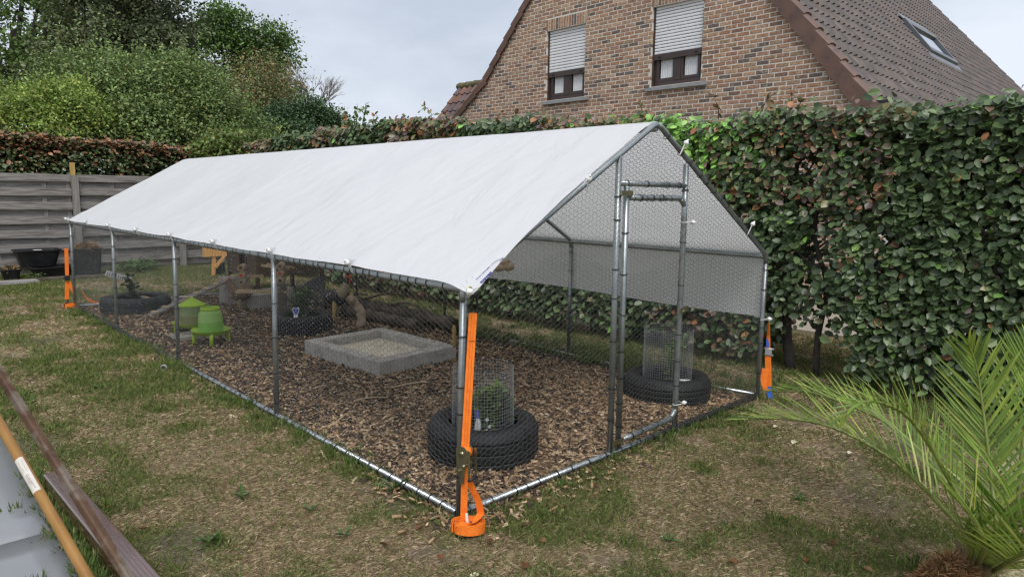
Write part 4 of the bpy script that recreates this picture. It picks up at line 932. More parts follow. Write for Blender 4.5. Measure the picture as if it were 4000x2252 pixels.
flap = np.where(Sg > 2, 1., 0.); X = X+flap*(fbm(Y, Z, 1.2, 207, 3)-.5)*.03*(Sg-2)/.3; Z = Z-flap*(.0+.012*np.sin(Y*2.2))*(Sg-2)/.3
Z = Z+np.exp(-((Sg-1)/.05)**2)*.010*(fbm(Y, Y*0, 1.5, 209, 3)-.5)
cor = np.exp(-((Sg/.10)**2+(Vg/.02)**2)); Z = Z-cor*.035; X = X-cor*.01
n_, m_ = X.shape; idx = np.arange(n_*m_).reshape(n_, m_); Fq = np.stack([idx[:-1, :-1], idx[:-1, 1:], idx[1:, 1:], idx[1:, :-1]], -1).reshape(-1, 4)
sheet = np_mesh('sheet', np.stack([X, Y, Z], -1).reshape(-1, 3), Fq, TARP, tarp, None, True)
# ball ties through eyelets
EYE = mat('brass eyelet', (.55, .45, .18), rough=.35, metal=.8)
def ball_tie(p, out_, dn, parent, ear=True):
    """p on the hem; out_ unit vector away from the sheet, dn unit vector round the tube"""
    p, o_, d = [np.asarray(q, float) for q in (p, out_, dn)]; sdv = nrm(np.cross(o_, d))
    b = MB(); b.ball(p+o_*.026, .0165, 10); b.ball(p+o_*.045, .008, 6); lo = crom([p+o_*.016, p+o_*.012-d*.004+sdv*.007, p+d*.02+sdv*.006-o_*.01, p+d*.034-o_*.03, p+d*.02-sdv*.006-o_*.01, p+o_*.012-sdv*.007, p+o_*.016], 4); b.loft(lo, .0024, 5)
    t = b.build('ball_tie', WHITE, parent)
    if ear:
        e = MB(); e.lathe([(.007, 0), (.014, 0), (.014, .003), (.007, .003)], p-d*.012+o_*.008, 12, True, nrm(o_-d*.4+sdv*.9), True); e.build('eyelet', EYE, t)
        h = MB(); c = p-d*.006
        V = [c-sdv*.05-o_*.004-d*.035, c-sdv*.012+o_*.022-d*.008, c+sdv*.02+o_*.026-d*.012, c+sdv*.05-o_*.004-d*.03, c+o_*.002+d*.022, c-sdv*.028+o_*.03+d*.0]
        h.add(V, [(0, 1, 4), (1, 2, 4), (2, 3, 4), (0, 5, 1)], True); h.build('gathered_hem', TARP, t)
lo_ = nrm((-.87, 0, 1.5))
for k in range(8): ball_tie((-.018, .94+.99*k if k < 7 else LEN-.01, EZ+.030), nrm((-.9, -.25, .75)), np.array((.15, 0, -1.)), tarp)
ball_tie((-.03, -.10, EZ+.0), nrm((-.6, -.8, .1)), np.array((.1, .3, -.9)), tarp, True)
ball_tie((.80, -.065, rafz(.80)+.03), nrm((-.3, -.6, .8)), nrm((.35, .1, -.6)), tarp)
ball_tie((1.74, -.035, rafz(1.74)+.015), nrm((.5, -.3, .85)), nrm((-.4, 0, -.9)), tarp, False); ball_tie((2.66, -.035, rafz(2.66)+.015), nrm((.5, -.3, .85)), nrm((-.4, 0, -.9)), tarp, False); ball_tie((3.022, -.025, .625), nrm((.9, -.4, 0)), nrm((-.8, .1, -.1)), tarp, False)
for nm, z, lab in (('upper', 1.385, 'white ball tie holding the door high up, near its upper corner'), ('lower', .20, 'white ball tie holding the door near the ground, above the bend')):
    q = np.array((DX1+.012, -.032, z)); b = MB(); b.ball(q+[.02, -.01, 0], .015); b.ball(q+[.038, -.014, 0], .007, 6); b.loft(crom([q+[.01, -.01, 0], q+[-.03, -.02, .004], q+[-.078, 0, 0], q+[-.05, .03, .003], q+[.0, .04, 0], q+[.02, .02, 0], q+[.01, -.01, 0]], 4), .0026, 5); o = b.build('ball_tie', WHITE); prop(o, lab, 'ball tie', 'ball ties on the door')
# printed brand on the front corner of the sheet
PRINT = mat('blue print', (.02, .03, .28), rough=.5)
lo_u = nrm((1.5, 0, RIDGE-EZ)); lo_n = nrm((-(RIDGE-EZ), 0, 1.5))
def tarp_pt(s, y):
    i = min(max(np.interp(s, ss_[:126], np.arange(126)), 0), 124.99); i0 = int(i); fi = i-i0
    f0 = -.006+.13*(1-min(max(s, 0), 1))**2.4; v = min(max((y+f0)/(LEN+.03+f0), 0), 1)*(nv-1); j0 = min(int(v), nv-2); fj = v-j0
    B_ = lambda A: (A[i0, j0]*(1-fi)+A[i0+1, j0]*fi)*(1-fj)+(A[i0, j0+1]*(1-fi)+A[i0+1, j0+1]*fi)*fj
    return np.array([B_(X), B_(Y), B_(Z)])
def print_text(body, s, y, size, along, bold=0):
    cu = bpy.data.curves.new('lettering', 'FONT'); cu.body = body; cu.size = size; cu.extrude = .0004; cu.offset = bold; cu.align_x = 'LEFT'
    tmp = bpy.data.objects.new('lettering', cu); COL.objects.link(tmp); dg = bpy.context.evaluated_depsgraph_get(); me = bpy.data.meshes.new_from_object(tmp.evaluated_get(dg)); bpy.data.objects.remove(tmp)
    o0 = tarp_pt(s, y)+lo_n*.004; dx = nrm(along); dy = nrm(np.cross(lo_n, dx)); n = len(me.vertices); c = np.empty(n*3, dtype=np.float32); me.vertices.foreach_get('co', c); c = c.reshape(-1, 3)
    # follow the sheet
    w_ = o0+c[:, :1]*dx+c[:, 1:2]*dy
    for i in range(n):
        s_i = (w_[i, 0]+.012)/1.512; p = tarp_pt(s_i, w_[i, 1]); w_[i, 2] = p[2]+.004+c[i, 2]+(w_[i, 0]-p[0])*.57
    me.vertices.foreach_set('co', w_.astype(np.float32).ravel()); me.update(); return link('lettering', me, PRINT, sheet)
txt_dir = np.array([lo_u[0], 0, lo_u[2]])
print_text('cover', .038, -.108, .034, txt_dir, .0008)
print_text('PO No. COTE-2000', .045, -.060, .011, txt_dir)
sw = MB(); V = []
for k in range(13):
    a = -1.2+k*.26; s = .105+.028*math.cos(a)*1.0; y = -.088+.030*math.sin(a); w_ = .0045*(1-abs(k-6)/7.)
    p = tarp_pt(s, y); dn = np.array([math.cos(a), math.sin(a), 0])
    V += [p+lo_n*.006+dn*w_, p+lo_n*.006-dn*w_]
sw.add(V, [(2*k, 2*k+1, 2*k+3, 2*k+2) for k in range(12)]); sw.build('swoosh', PRINT, sheet)

# ------------------------------------------------------------------ ratchet straps
def ribbon(b, pts, wdir, wd, th=.0018):
    """flat strap along pts, wdir one vector or one per point"""
    P = [np.asarray(p, float) for p in pts]; n = len(P); V = []
    for i in range(n):
        wv = nrm(wdir[i] if hasattr(wdir[0], '__len__') else wdir); t = nrm(P[min(i+1, n-1)]-P[max(i-1, 0)]); nn = nrm(np.cross(t, wv))
        V += [P[i]-wv*wd/2-nn*th/2, P[i]+wv*wd/2-nn*th/2, P[i]+wv*wd/2+nn*th/2, P[i]-wv*wd/2+nn*th/2]
    F = [(0, 1, 2, 3), (4*n-4, 4*n-1, 4*n-2, 4*n-3)]
    for i in range(n-1):
        for k in range(4): F.append((4*i+k, 4*i+4+k, 4*i+4+(k+1) % 4, 4*i+(k+1) % 4))
    b.add(V, F, False)
def coil(b, c, r0, r1, turns, wd, ax=(0, 0, 1), th=.003):
    c = np.asarray(c, float); ax = nrm(ax); e1 = nrm(np.cross(ax, (.3, 1, .1))); e2 = np.cross(ax, e1); P = []
    for k in range(int(turns*18)+1):
        a = k/18*6.283; r = r0+(r1-r0)*k/(turns*18); P.append(c+(e1*math.cos(a)+e2*math.sin(a))*r)
    ribbon(b, P, ax, wd, th); return P
BLK = mat('black coated hook', (.012, .012, .014), rough=.3, spec=.6)
# front-left
s1 = thing('ratchet_strap', 'orange ratchet strap in front at the near corner, coiled end on the ground', 'strap', (-.06, -.08, 0), 'orange ratchet straps')
vw = nrm(np.cross((0, 0, 1), (CAM-np.array([0, 0, 1.0]))*[1, 1, 0])); toc = nrm((CAM-np.array([0, 0, 1]))*[1, 1, 0])
T0 = np.array([.028, -.058, 1.005]); T1 = np.array([-.055, -.105, .375]); T2 = np.array([-.072, -.115, .02])
b = MB(); top = [T0+(T1-T0)*t for t in np.linspace(0, 1, 9)]; ribbon(b, top, vw, .037); ribbon(b, [T1+[0, 0, -.07]+(T2-T1)*t for t in np.linspace(0, .85, 6)], vw, .031); ribbon(b, [T0+toc*.004+[0, 0, .0], T0+toc*.004+(T1-T0)*.2], vw, .0365)
web = b.build('webbing', ORANGE, s1); b = MB()
for off in (-.006, .006):
    for t in np.arange(.02, .98, .0125): b.obox(T0+(T1-T0)*t+vw*off+toc*(.0022+(.004 if t < .2 else 0)), vw*.0006, toc*.0004, nrm(T1-T0)*.0022)
b.build('stitching', STITCH, web)
hk = MB(); H0 = np.array([.012, -.085, 1.085]); hk.loft(crom([T0-vw*.017, T0-vw*.02+[0, 0, .03], H0+toc*.01, H0+[0, 0, .035], H0-toc*.02+[0, 0, .02]], 5), .0048, 6); hk.loft(crom([T0+vw*.017, T0+vw*.02+[0, 0, .03], H0+toc*.01+vw*.008, H0+vw*.008+[0, 0, .035]], 5), .0048, 6); hk.loft([T0-vw*.018, T0+vw*.018], .005, 6); hk.build('hook', BLK, s1)
rt = MB(); c0 = T1+[0, 0, -.035]; rx = nrm(toc*.80-vw*.60); ry = nrm(toc*.60+vw*.80)
for sgn in (-1, 1):
    base = c0+rx*.021*sgn
    pl = [(-.034, .056), (-.016, .070), (.014, .068), (.032, .050), (.028, .0), (.014, -.055), (.012, -.105), (-.008, -.110), (-.018, -.05), (-.030, -.01)]
    rt.prism([base+ry*u+np.array([0, 0, v]) for u, v in pl], rx*.0025)
rt.lathe([(.0, -.030), (.011, -.030), (.011, .030), (0, .030)], c0+[0, 0, .035], 12, True, rx); rt.lathe([(0, -.032), (.006, -.032), (.006, .032), (0, .032)], c0+ry*.012+[0, 0, -.02], 8, True, rx); rt.lathe([(0, .022), (.010, .022), (.010, .034), (0, .034)], c0-ry*.014+[0, 0, -.05], 6, False, rx)
for sgn in (-1, 1): rt.prism([c0+rx*.026*sgn+ry*(u+.034)+np.array([0, 0, v]) for u, v in ((.0, .06), (.014, .055), (.016, -.075), (.004, -.085))], rx*.002)
rat = rt.build('ratchet', ZINC, s1); MB().tube(c0-rx*.030+ry*.045+[0, 0, -.08], c0+rx*.030+ry*.045+[0, 0, -.08], .008).build('handle_grip', BLACK, rat)
b = MB(); coil(b, c0+[0, 0, .035], .012, .028, 4, .036, rx); b.build('wound_webbing', ORANGE, rat)
b = MB(); cc = np.array([-.060, -.140, .036]); cp = coil(b, cc, .010, .080, 8, .046, (.12, .1, 1), .0042)
lp = crom([c0+vw*.005+[0, 0, -.065], c0+vw*.03+[0, 0, -.13], c0+vw*.062+[0, 0, -.20], c0+vw*.075+[0, 0, -.265], cc+vw*.055+toc*-.03+[0, 0, .04], cc+vw*.01+toc*.06+[0, 0, .035], cc-vw*.05+toc*.05+[0, 0, .035]], 5)
ribbon(b, lp, [vw*.9+toc*.5*math.sin(i/len(lp)*3.2)+np.array([0, 0, .9])*sstep(.6, .9, i/len(lp)) for i in range(len(lp))], .036); b.build('loose_end', ORANGE, s1)
hk = MB(); g0 = np.array([-.078, -.165, .07]); hk.loft(crom([g0-vw*.008, g0-vw*.012+[0, 0, -.03], g0-vw*.02+[0, 0, -.065], g0-vw*.0+[0, 0, -.08], g0+vw*.01+[0, 0, -.05]], 4), .0055, 6); hk.loft(crom([g0+vw*.008, g0+vw*.010+[0, 0, -.03], g0+vw*.004+[0, 0, -.075]], 4), .0055, 6); hk.build('hook', BLK, s1)
b = MB(); ribbon(b, [g0+toc*.006-vw*.012+[0, 0, .045], g0+toc*.008-vw*.010+[0, 0, .01], g0+toc*.008+vw*.004+[0, 0, -.06]], vw, .012); b.build('tag', WHITE, s1)
# front-right
s2 = thing('ratchet_strap', 'orange ratchet strap with blue ends at the right front post', 'strap', (3.05, -.03, 0), 'orange ratchet straps')
vr = nrm(np.cross((0, 0, 1), (CAM-np.array([3, 0, .5]))*[1, 1, 0])); tr2 = nrm((CAM-np.array([3, 0, .5]))*[1, 1, 0]); P0 = np.array([3.03, -.04, .60])
b = MB(); ribbon(b, [P0+[0, 0, 0], P0+vr*.004+[0, 0, -.10], P0+vr*.008+[0, 0, -.2]], [vr*.4+tr2, vr*.7+tr2*.7, vr], .034); ribbon(b, [P0+vr*.010+[0, 0, -.255], P0+vr*.022+[0, 0, -.40], P0+vr*.03+[0, 0, -.50]], vr, .045); ribbon(b, [P0+vr*.0+[0, 0, -.36], P0-vr*.012+tr2*.01+[0, 0, -.43], P0+vr*.0+tr2*.02+[0, 0, -.50], P0+vr*.02+tr2*.02+[0, 0, -.53]], [vr+np.array([0, 0, .2]), vr, vr+np.array([0, 0, -.5]), vr], .05); b.build('webbing', ORANGE, s2)
rt = MB(); rt.obox(P0+vr*.012+[0, 0, -.228], vr*.024, tr2*.012, (0, 0, .022)); rt.lathe([(0, -.032), (.008, -.032), (.008, .038), (0, .038)], P0+vr*.012+[0, 0, -.205], 10, True, vr); rt.lathe([(0, -.03), (.006, -.03), (.006, .036), (0, .036)], P0+vr*.012+[0, 0, -.255], 10, True, vr); rt.build('ratchet', CAGEW, s2)
b = MB(); ribbon(b, [P0+vr*.001+tr2*.006+[0, 0, -.125], P0+vr*.004+tr2*.006+[0, 0, -.19]], vr, .022); ribbon(b, [P0+vr*.03+tr2*.01+[0, 0, -.50], P0+vr*.04+tr2*.015+[0, 0, -.56], P0+vr*.05+tr2*.02+[0, 0, -.585]], vr, .036); b.build('blue_end', BLUE, s2)
# far-left
s3 = thing('ratchet_strap', 'orange ratchet strap at the far left corner with black buckle', 'strap', (-.05, LEN, 0), 'orange ratchet straps')
v3 = nrm(np.cross((0, 0, 1), (CAM-np.array([0, LEN, .5]))*[1, 1, 0])); t3 = nrm((CAM-np.array([0, LEN, .5]))*[1, 1, 0]); Q0 = np.array([-.05, LEN+.02, .78])
b = MB(); ribbon(b, [Q0, Q0-v3*.012+[0, 0, -.36]], v3, .042); ribbon(b, [Q0-v3*.016+[0, 0, -.42], Q0-v3*.035+[0, 0, -.66]], v3, .045); ribbon(b, [Q0+[0, 0, -.43], Q0+v3*.06+[0, 0, -.6]], v3, .04); coil(b, Q0+v3*.005+[0, .0, -.745], .03, .075, 4, .055); b.build('webbing', ORANGE, s3)
b = MB(); b.obox(Q0-v3*.014+[0, 0, -.385], v3*.028, t3*.014, (0, 0, .03)); b.lathe([(0, -.03), (.012, -.03), (.012, .03), (0, .03)], Q0-v3*.014+[0, 0, -.36], 8, True, v3); b.build('buckle', BLACK, s3)
b = MB(); q = Q0-v3*.038; b.loft(crom([q+[0, 0, -.66], q+v3*.02+[0, 0, -.685], q-v3*.005+[0, 0, -.71], q-v3*.025+[0, 0, -.74], q-v3*.005+[0, 0, -.765]], 5), .008, 6); b.build('hook', BLK, s3)
b = MB(); ribbon(b, crom([(.10, LEN+.10, .22), (.16, LEN+.08, .10), (.28, LEN+.06, .03), (.45, LEN+.03, .045), (.55, LEN+.02, .06)], 4), (0, .3, 1), .035); o = b.build('strap_tail', ORANGE); prop(o, 'loose orange strap tail lying at the back rail by the far tyre', 'strap')
# ------------------------------------------------------------------ tyres with plants
FL = .02                                                               # surface of the chip bed
def tyre(label, c, r=.327, wd=.205, ri=.205, zb=FL-.025):
    t = thing('car_tyre', label, 'tyre', (c[0], c[1], zb), 'planted car tyres in the run')
    h = wd; pr = [(ri+.012, .035), (ri-.004, .012), (ri+.006, .0), (ri+.04, .0), (r-.03, .003), (r-.006, .012), (r, .030)]
    for z in np.linspace(.065, h-.065, 3): pr += [(r+.004, z-.012), (r+.004, z-.0026), (r-.001, z-.002), (r-.001, z+.002), (r+.004, z+.0026), (r+.004, z+.012)]
    pr += [(r, h-.045), (r-.012, h-.022), (r-.022, h-.010), (r-.055, h-.002), (r-.075, h), (ri+.045, h-.004), (ri+.006, h-.012), (ri-.004, h-.024), (ri+.012, h-.04), (r-.045, h*.62), (r-.045, h*.35)]
    b = MB(); b.lathe(pr, (c[0], c[1], zb), 56, True, None, True); b.build('casing', RUBBER, t)
    s_ = MB(); prof = [(0, .09), (ri*.6, .088), (r-.05, .07)]; s_.lathe(prof, (c[0], c[1], zb), 20); s_.build('soil', mat('potting soil', (.03, .02, .014), (.06, .042, .03), 40, .95, bump=1, bscale=90) if 'potting soil' not in bpy.data.materials else bpy.data.materials['potting soil'], t)
    return t
def cage(label, c, r, z0, z1, grid=.019, r1=None, rw=.001, mt=CAGEW):
    b = MB(); r1 = r1 or r; nvv = int(2*math.pi*r/grid); nr = int((z1-z0)/grid); V = []; F = []
    wob = lambda a: 1+.02*math.sin(3*a+1)+.015*math.sin(5*a)
    P = np.array([[(c[0]+(r+(r1-r)*j/nr)*wob(2*math.pi*k/nvv)*math.cos(2*math.pi*k/nvv), c[1]+(r+(r1-r)*j/nr)*wob(2*math.pi*k/nvv)*math.sin(2*math.pi*k/nvv), z0+(z1-z0)*j/nr) for k in range(nvv)] for j in range(nr+1)])
    A, B = [], []
    A.append(P.reshape(-1, 3)); B.append(np.roll(P, -1, axis=1).reshape(-1, 3)); A.append(P[:-1].reshape(-1, 3)); B.append(P[1:].reshape(-1, 3))
    A = np.concatenate(A); B = np.concatenate(B); T = B-A; T /= np.linalg.norm(T, axis=1, keepdims=True); ref = np.where(abs(T[:, 2:3]) > .7, np.array([[1., 0, 0]]), np.array([[0, 0, 1.]])); S1 = np.cross(T, ref); S1 /= np.linalg.norm(S1, axis=1, keepdims=True); S2 = np.cross(T, S1)
    ring = [S1*math.cos(w_)+S2*math.sin(w_) for w_ in (1.57, 3.665, 5.76)]; n = len(A)
    Vt = np.stack([A+q*rw for q in ring]+[B+q*rw for q in ring], 1).reshape(-1, 3); Fq = np.array([(0, 1, 4, 3), (1, 2, 5, 4), (2, 0, 3, 5)])
    o = np_mesh('wire_cage', Vt, (Fq[None]+(np.arange(n)*6)[:, None, None]).reshape(-1, 4), mt); return prop(o, label, 'wire cage', 'wire cages round the plants')
TA, TB, TCc, TD = (.625, .54), (2.46, .475), (.53, 7.15), (1.53, 4.62)
tyre('black car tyre nearest the front corner, behind the orange strap', TA, wd=.24); tyre('black car tyre seen through the wire door', TB); tyre('black car tyre at the far left back of the run', TCc, r=.40, wd=.21, ri=.26); tyre('black car tyre planted beside the rooster, mid-run', TD, wd=.21)
cage('round wire cage standing in the nearest tyre', TA, .185, .10, .545, r1=.178); cage('round wire cage standing in the tyre behind the door', TB, .185, .10, .55); cage('dark round wire cage in the tyre beside the rooster', TD, .24, .12, .56, mt=WIRE, grid=.021)
def shrub(label, c, h, r, n, leaf, cols, zb=.13, wts=None, stems=6, lean=.3):
    t = thing('shrub', label, 'shrub', (c[0], c[1], zb), 'shrubs planted in tyres'); b = MB(); P, D = [], []
    for k in range(stems):
        a = rng.uniform(0, 6.28); e = np.array([c[0]+math.cos(a)*r*rng.uniform(.2, 1), c[1]+math.sin(a)*r*rng.uniform(.2, 1), zb+h*rng.uniform(.65, 1)])
        q = crom([np.array([c[0]+math.cos(a)*.02, c[1]+math.sin(a)*.02, zb-.03]), np.array([c[0]+math.cos(a)*r*.25, c[1]+math.sin(a)*r*.25, zb+h*.4]), e], 6); b.loft(q, np.linspace(.005, .002, len(q)).tolist(), 5)
        for i in range(n//stems):
            tt = rng.uniform(.2, 1); p = q[int(tt*(len(q)-1))]; d = rdir(1)[0]; d[2] = abs(d[2])*.7; P.append(p+d*rng.uniform(0, .05)); D.append(d)
    b.build('stem', BARK, t); P, D = np.array(P), np.array(D); m_ = len(P)
    o = scatter('leaves', P, D, rdir(m_)*.6+[0, 0, 1], rng.uniform(.6, 1.25, m_)*leaf, palette(m_, cols, wts or [1]*len(cols)), DIAM if leaf < .04 else BEECH, LEAF, t); o['kind'] = 'stuff'; return t
shrub('young bright green shrub inside the cage of the nearest tyre', (TA[0]-.01, TA[1]-.02), .36, .12, 520, .042, [(.075, .125, .022), (.05, .09, .017), (.11, .16, .032)], zb=.12)
shrub('darker leafy plant at the right in the nearest cage', (TA[0]+.10, TA[1]-.08), .26, .08, 150, .05, [(.028, .052, .017), (.042, .075, .021)], zb=.12, stems=3)
shrub('green bushy plant inside the cage behind the door', (TB[0]+.03, TB[1]-.02), .36, .11, 420, .036, [(.032, .064, .014), (.048, .085, .02), (.065, .105, .028)], zb=.12)
shrub('small dark plant in the far left tyre', TCc, .36, .17, 95, .07, [(.014, .028, .010), (.022, .038, .013)], zb=.12, stems=5)
shrub('leafy green plant inside the dark cage beside the rooster', TD, .36, .19, 420, .05, [(.026, .055, .016), (.04, .075, .022), (.02, .042, .014)], zb=.13)
# plant tags
TAGB = mat('blue tag print', (.10, .12, .42), rough=.5)
def face_cam(p): f = nrm((CAM-np.array(p))*[1, 1, 0]); return f, nrm(np.cross((0, 0, 1), f))
p = np.array([TD[0]-.17, TD[1]-.20, .22]); f, s = face_cam(p)
tg = thing('plant_tag', 'white plant tag with a blue heart stuck in the tyre beside the rooster', 'plant tag', p)
hp = [(u*.62, v*.68) for u, v in ((0, .0), (-.045, .055), (-.060, .10), (-.048, .135), (-.022, .140), (0, .118), (.022, .140), (.048, .135), (.060, .10), (.045, .055))]
MB().prism([p+s*u+np.array([0, 0, v]) for u, v in hp], f*.003).build('heart', WHITE, tg); MB().prism([p+f*.0035+s*u*.80+np.array([0, 0, v*.8+.011]) for u, v in hp], f*.001).build('print', TAGB, tg); MB().prism([p+s*u+np.array([0, 0, v]) for u, v in ((-.026, -.025), (.022, -.025), (.018, .02), (0, .0), (-.022, .03))], -f*.002).build('foot', WHITE, tg)
p = np.array([TA[0]-.12, TA[1]-.085, .15]); f, s = face_cam(p); tg = thing('plant_tag', 'torn white and blue plant tag in the nearest cage', 'plant tag', p)
MB().prism([p+s*u+np.array([0, 0, v]) for u, v in ((-.02, 0), (.014, 0), (.016, .05), (.022, .085), (.012, .12), (-.006, .135), (-.012, .09), (-.018, .05))], f*.002).build('card', WHITE, tg); MB().prism([p+f*.003+s*u+np.array([0, 0, v]) for u, v in ((-.010, .125), (.012, .12), (.014, .15), (.004, .175), (-.012, .168), (-.016, .145))], f*.001).build('print', TAGB, tg)
for (u, v) in ((.05, .10), (.065, .06), (.045, .035)): MB().prism([p+s*(u+a)+np.array([0, 0, v+b_]) for a, b_ in ((0, 0), (.016, .006), (.012, .024), (-.004, .018))], f*.001).build('scrap', WHITE, tg)
p = np.array([TB[0]-.02, TB[1]-.22, .185]); f, s = face_cam(p); tg = thing('plant_tag', 'blue and white plant tag lying on the rim of the tyre behind the door', 'plant tag', p); MB().prism([p+s*a+f*b_ for a, b_ in ((-.09, -.02), (.0, -.02), (.01, .02), (-.08, .025))], (0, 0, .003)).build('card', WHITE, tg); MB().prism([p+s*a+f*b_ for a, b_ in ((.005, -.025), (.05, -.02), (.07, .015), (.02, .025))], (0, 0, .004)).build('print', TAGB, tg)
o = MB().beam((TCc[0]+.06, TCc[1]-.05, .19), (TCc[0]+.17, TCc[1]-.25, .15), .045, .02).build('lath', PALEWOOD); prop(o, 'short pale lath lying across the far left tyre', 'lath')

# ------------------------------------------------------------------ sand pit of kerb blocks
pit = thing('sand_pit', 'rectangular sand pit edged with grey concrete kerb blocks', 'sand pit', (1.5, 2.85, 0))
A, B, C_, D_ = [np.array(q) for q in ((1.07, 2.35), (1.97, 2.45), (1.93, 3.62), (1.01, 3.55))]; tw, zt = .125, .150
def kerb(p, q, cuts):
    p, q = np.array(p), np.array(q); t = nrm(q-p); nn = np.array([-t[1], t[0]]); ln = np.linalg.norm(q-p)
    for a, b_ in cuts:
        s0, s1 = p+t*(a*ln+.002), p+t*(b_*ln-.002); dz = rng.uniform(-.003, .003); bm = MB(); e = .006
        rg = []
        for (zz, ins) in ((0, 0), (zt-e+dz, 0), (zt+dz, e)):
            for (sx, sn) in ((0, 0), (1, 0), (1, 1), (0, 1)):
                base = s0 if sx == 0 else s1; base = base+t*(ins if sx == 0 else -ins)+nn*(tw*sn+(ins if sn == 0 else -ins)); rg.append((base[0], base[1], zz))
        F = [(8, 9, 10, 11)]+[(4*l+k, 4*l+(k+1) % 4, 4*l+4+(k+1) % 4, 4*l+4+k) for l in (0, 1) for k in range(4)]; bm.add(rg, F); bm.build('kerb_block', CONC, pit)
def inset(p, q): t = nrm(np.array(q)-np.array(p)); return np.array(p)+t*tw, np.array(q)-t*0
kerb(A, B, ((0, .13), (.13, .62), (.62, 1))); kerb(*inset(B, C_), ((0, .3), (.3, 1))); kerb(*inset(C_, D_), ((0, .5), (.5, 1)))
a_ = np.array(D_)+nrm(A-D_)*tw; b_2 = np.array(A)+nrm(D_-A)*tw; kerb(a_, b_2, ((0, .45), (.45, 1)))
Xs, Ys = np.meshgrid(np.linspace(0, 1, 26), np.linspace(0, 1, 32), indexing='ij'); cor_ = [np.array(q) for q in ((1.17, 2.47), (1.86, 2.55), (1.82, 3.50), (1.12, 3.44))]
PX = (cor_[0][None, None]*((1-Xs)*(1-Ys))[..., None]+cor_[1]*(Xs*(1-Ys))[..., None]+cor_[2]*(Xs*Ys)[..., None]+cor_[3]*((1-Xs)*Ys)[..., None]); zz = .07+.055*np.exp(-(((Xs-.35)/.38)**2+((Ys-.35)/.4)**2))+.02*(fbm(PX[..., 0], PX[..., 1], 5, 301, 3)-.5)
idx = np.arange(26*32).reshape(26, 32); np_mesh('sand', np.concatenate([PX, zz[..., None]], -1).reshape(-1, 3), np.stack([idx[:-1, :-1], idx[1:, :-1], idx[1:, 1:], idx[:-1, 1:]], -1).reshape(-1, 4), SAND, pit, None, True)
n = 34; P = np.stack([rng.uniform(1.2, 1.8, n), rng.uniform(2.55, 3.4, n), np.full(n, .125)], 1); o = scatter('litter', P, rdir(n)*[1, 1, .1], rdir(n)*.2+[0, 0, 1], rng.uniform(.02, .06, n), palette(n, [(.07, .04, .025), (.12, .07, .04)], [1, 1]), DIAM, CHIP, pit, np.full(n, .012)); o['kind'] = 'stuff'

# ------------------------------------------------------------------ feeder, drinker, tray
def legs4(t, c, r, z, mt, n=4, a0=.4):
    for k in range(n):
        a = a0+2*math.pi*k/n; d = np.array([math.cos(a), math.sin(a), 0]); q = np.array([c[0], c[1], 0])+d*r
        b = MB(); b.loft([q+[0, 0, FL-.02], q+[0, 0, z*.6], q+d*-.01+[0, 0, z]], [(.030, .022), (.026, .018), (.036, .026)], 8); b.build('leg', mt, t)
def dish(t, c, r, z, name='dish'): MB().lathe([(0, z), (r*.82, z), (r*.95, z+.012), (r, z+.055), (r+.006, z+.058), (r-.008, z+.055), (r*.86, z+.018), (0, z+.016)], (c[0], c[1], 0), 36).build(name, LIME, t)
cd_ = (.53, 4.60); dr = thing('drinker', 'green poultry drinker on short legs, nearer of the two', 'drinker', (cd_[0], cd_[1], FL), 'green poultry feeders')
legs4(dr, cd_, .16, .16, LIME, a0=-1.91); dish(dr, cd_, .185, .135)
MB().lathe([(.118, .155), (.120, .17), (.116, .30)], (cd_[0], cd_[1], 0), 32).build('water_level', LIMEWATER, dr); MB().lathe([(.1165, .30), (.108, .40), (.098, .425), (.088, .438)], (cd_[0], cd_[1], 0), 32).build('tank', LIMECLEAR, dr); MB().lathe([(.088, .436), (.092, .44), (.088, .478), (.080, .48), (.078, .45), (0, .448)], (cd_[0], cd_[1], 0), 32).build('cap', LIME, dr); MB().box(cd_[0]-.02, cd_[0]+.02, cd_[1]-.008, cd_[1]+.008, .448, .485).build('handle', LIMECLEAR, dr)
cf = (.58, 5.26); fe = thing('feeder', 'green poultry feeder with conical lid, behind the drinker', 'feeder', (cf[0], cf[1], FL), 'green poultry feeders')
legs4(fe, cf, .17, .16, LIME, a0=-1.88); dish(fe, cf, .20, .135); MB().lathe([(.128, .16), (.130, .30)], (cf[0], cf[1], 0), 32).build('grain', SEED, fe); MB().lathe([(.130, .30), (.128, .46)], (cf[0], cf[1], 0), 32).build('hopper', mat('clear green plastic', (.30, .38, .17), rough=.3, transl=.3), fe); MB().lathe([(.142, .455), (.144, .47), (.125, .485), (.018, .575), (.012, .59), (0, .592)], (cf[0], cf[1], 0), 32).build('lid', LIME, fe)
for t, k in ((dr, .80), (fe, .68)):
    for ch_ in t.children:
        for v in ch_.data.vertices: v.co.z = FL-.02+(v.co.z-FL+.02)*k
t = thing('wire_tray', 'small grey tray on the chips in front of the feeder', 'tray', (.42, 4.98, FL)); b = MB(); c = (.41, 4.99)
b.box(c[0]-.11, c[0]+.11, c[1]-.14, c[1]+.14, FL, FL+.008)
for q in ((-.11, -.10, -.14, .14), (.10, .11, -.14, .14), (-.10, .10, -.14, -.13), (-.10, .10, .13, .14)): b.box(c[0]+q[0], c[0]+q[1], c[1]+q[2], c[1]+q[3], FL+.008, FL+.035)
b.build('basin', CONC, t)

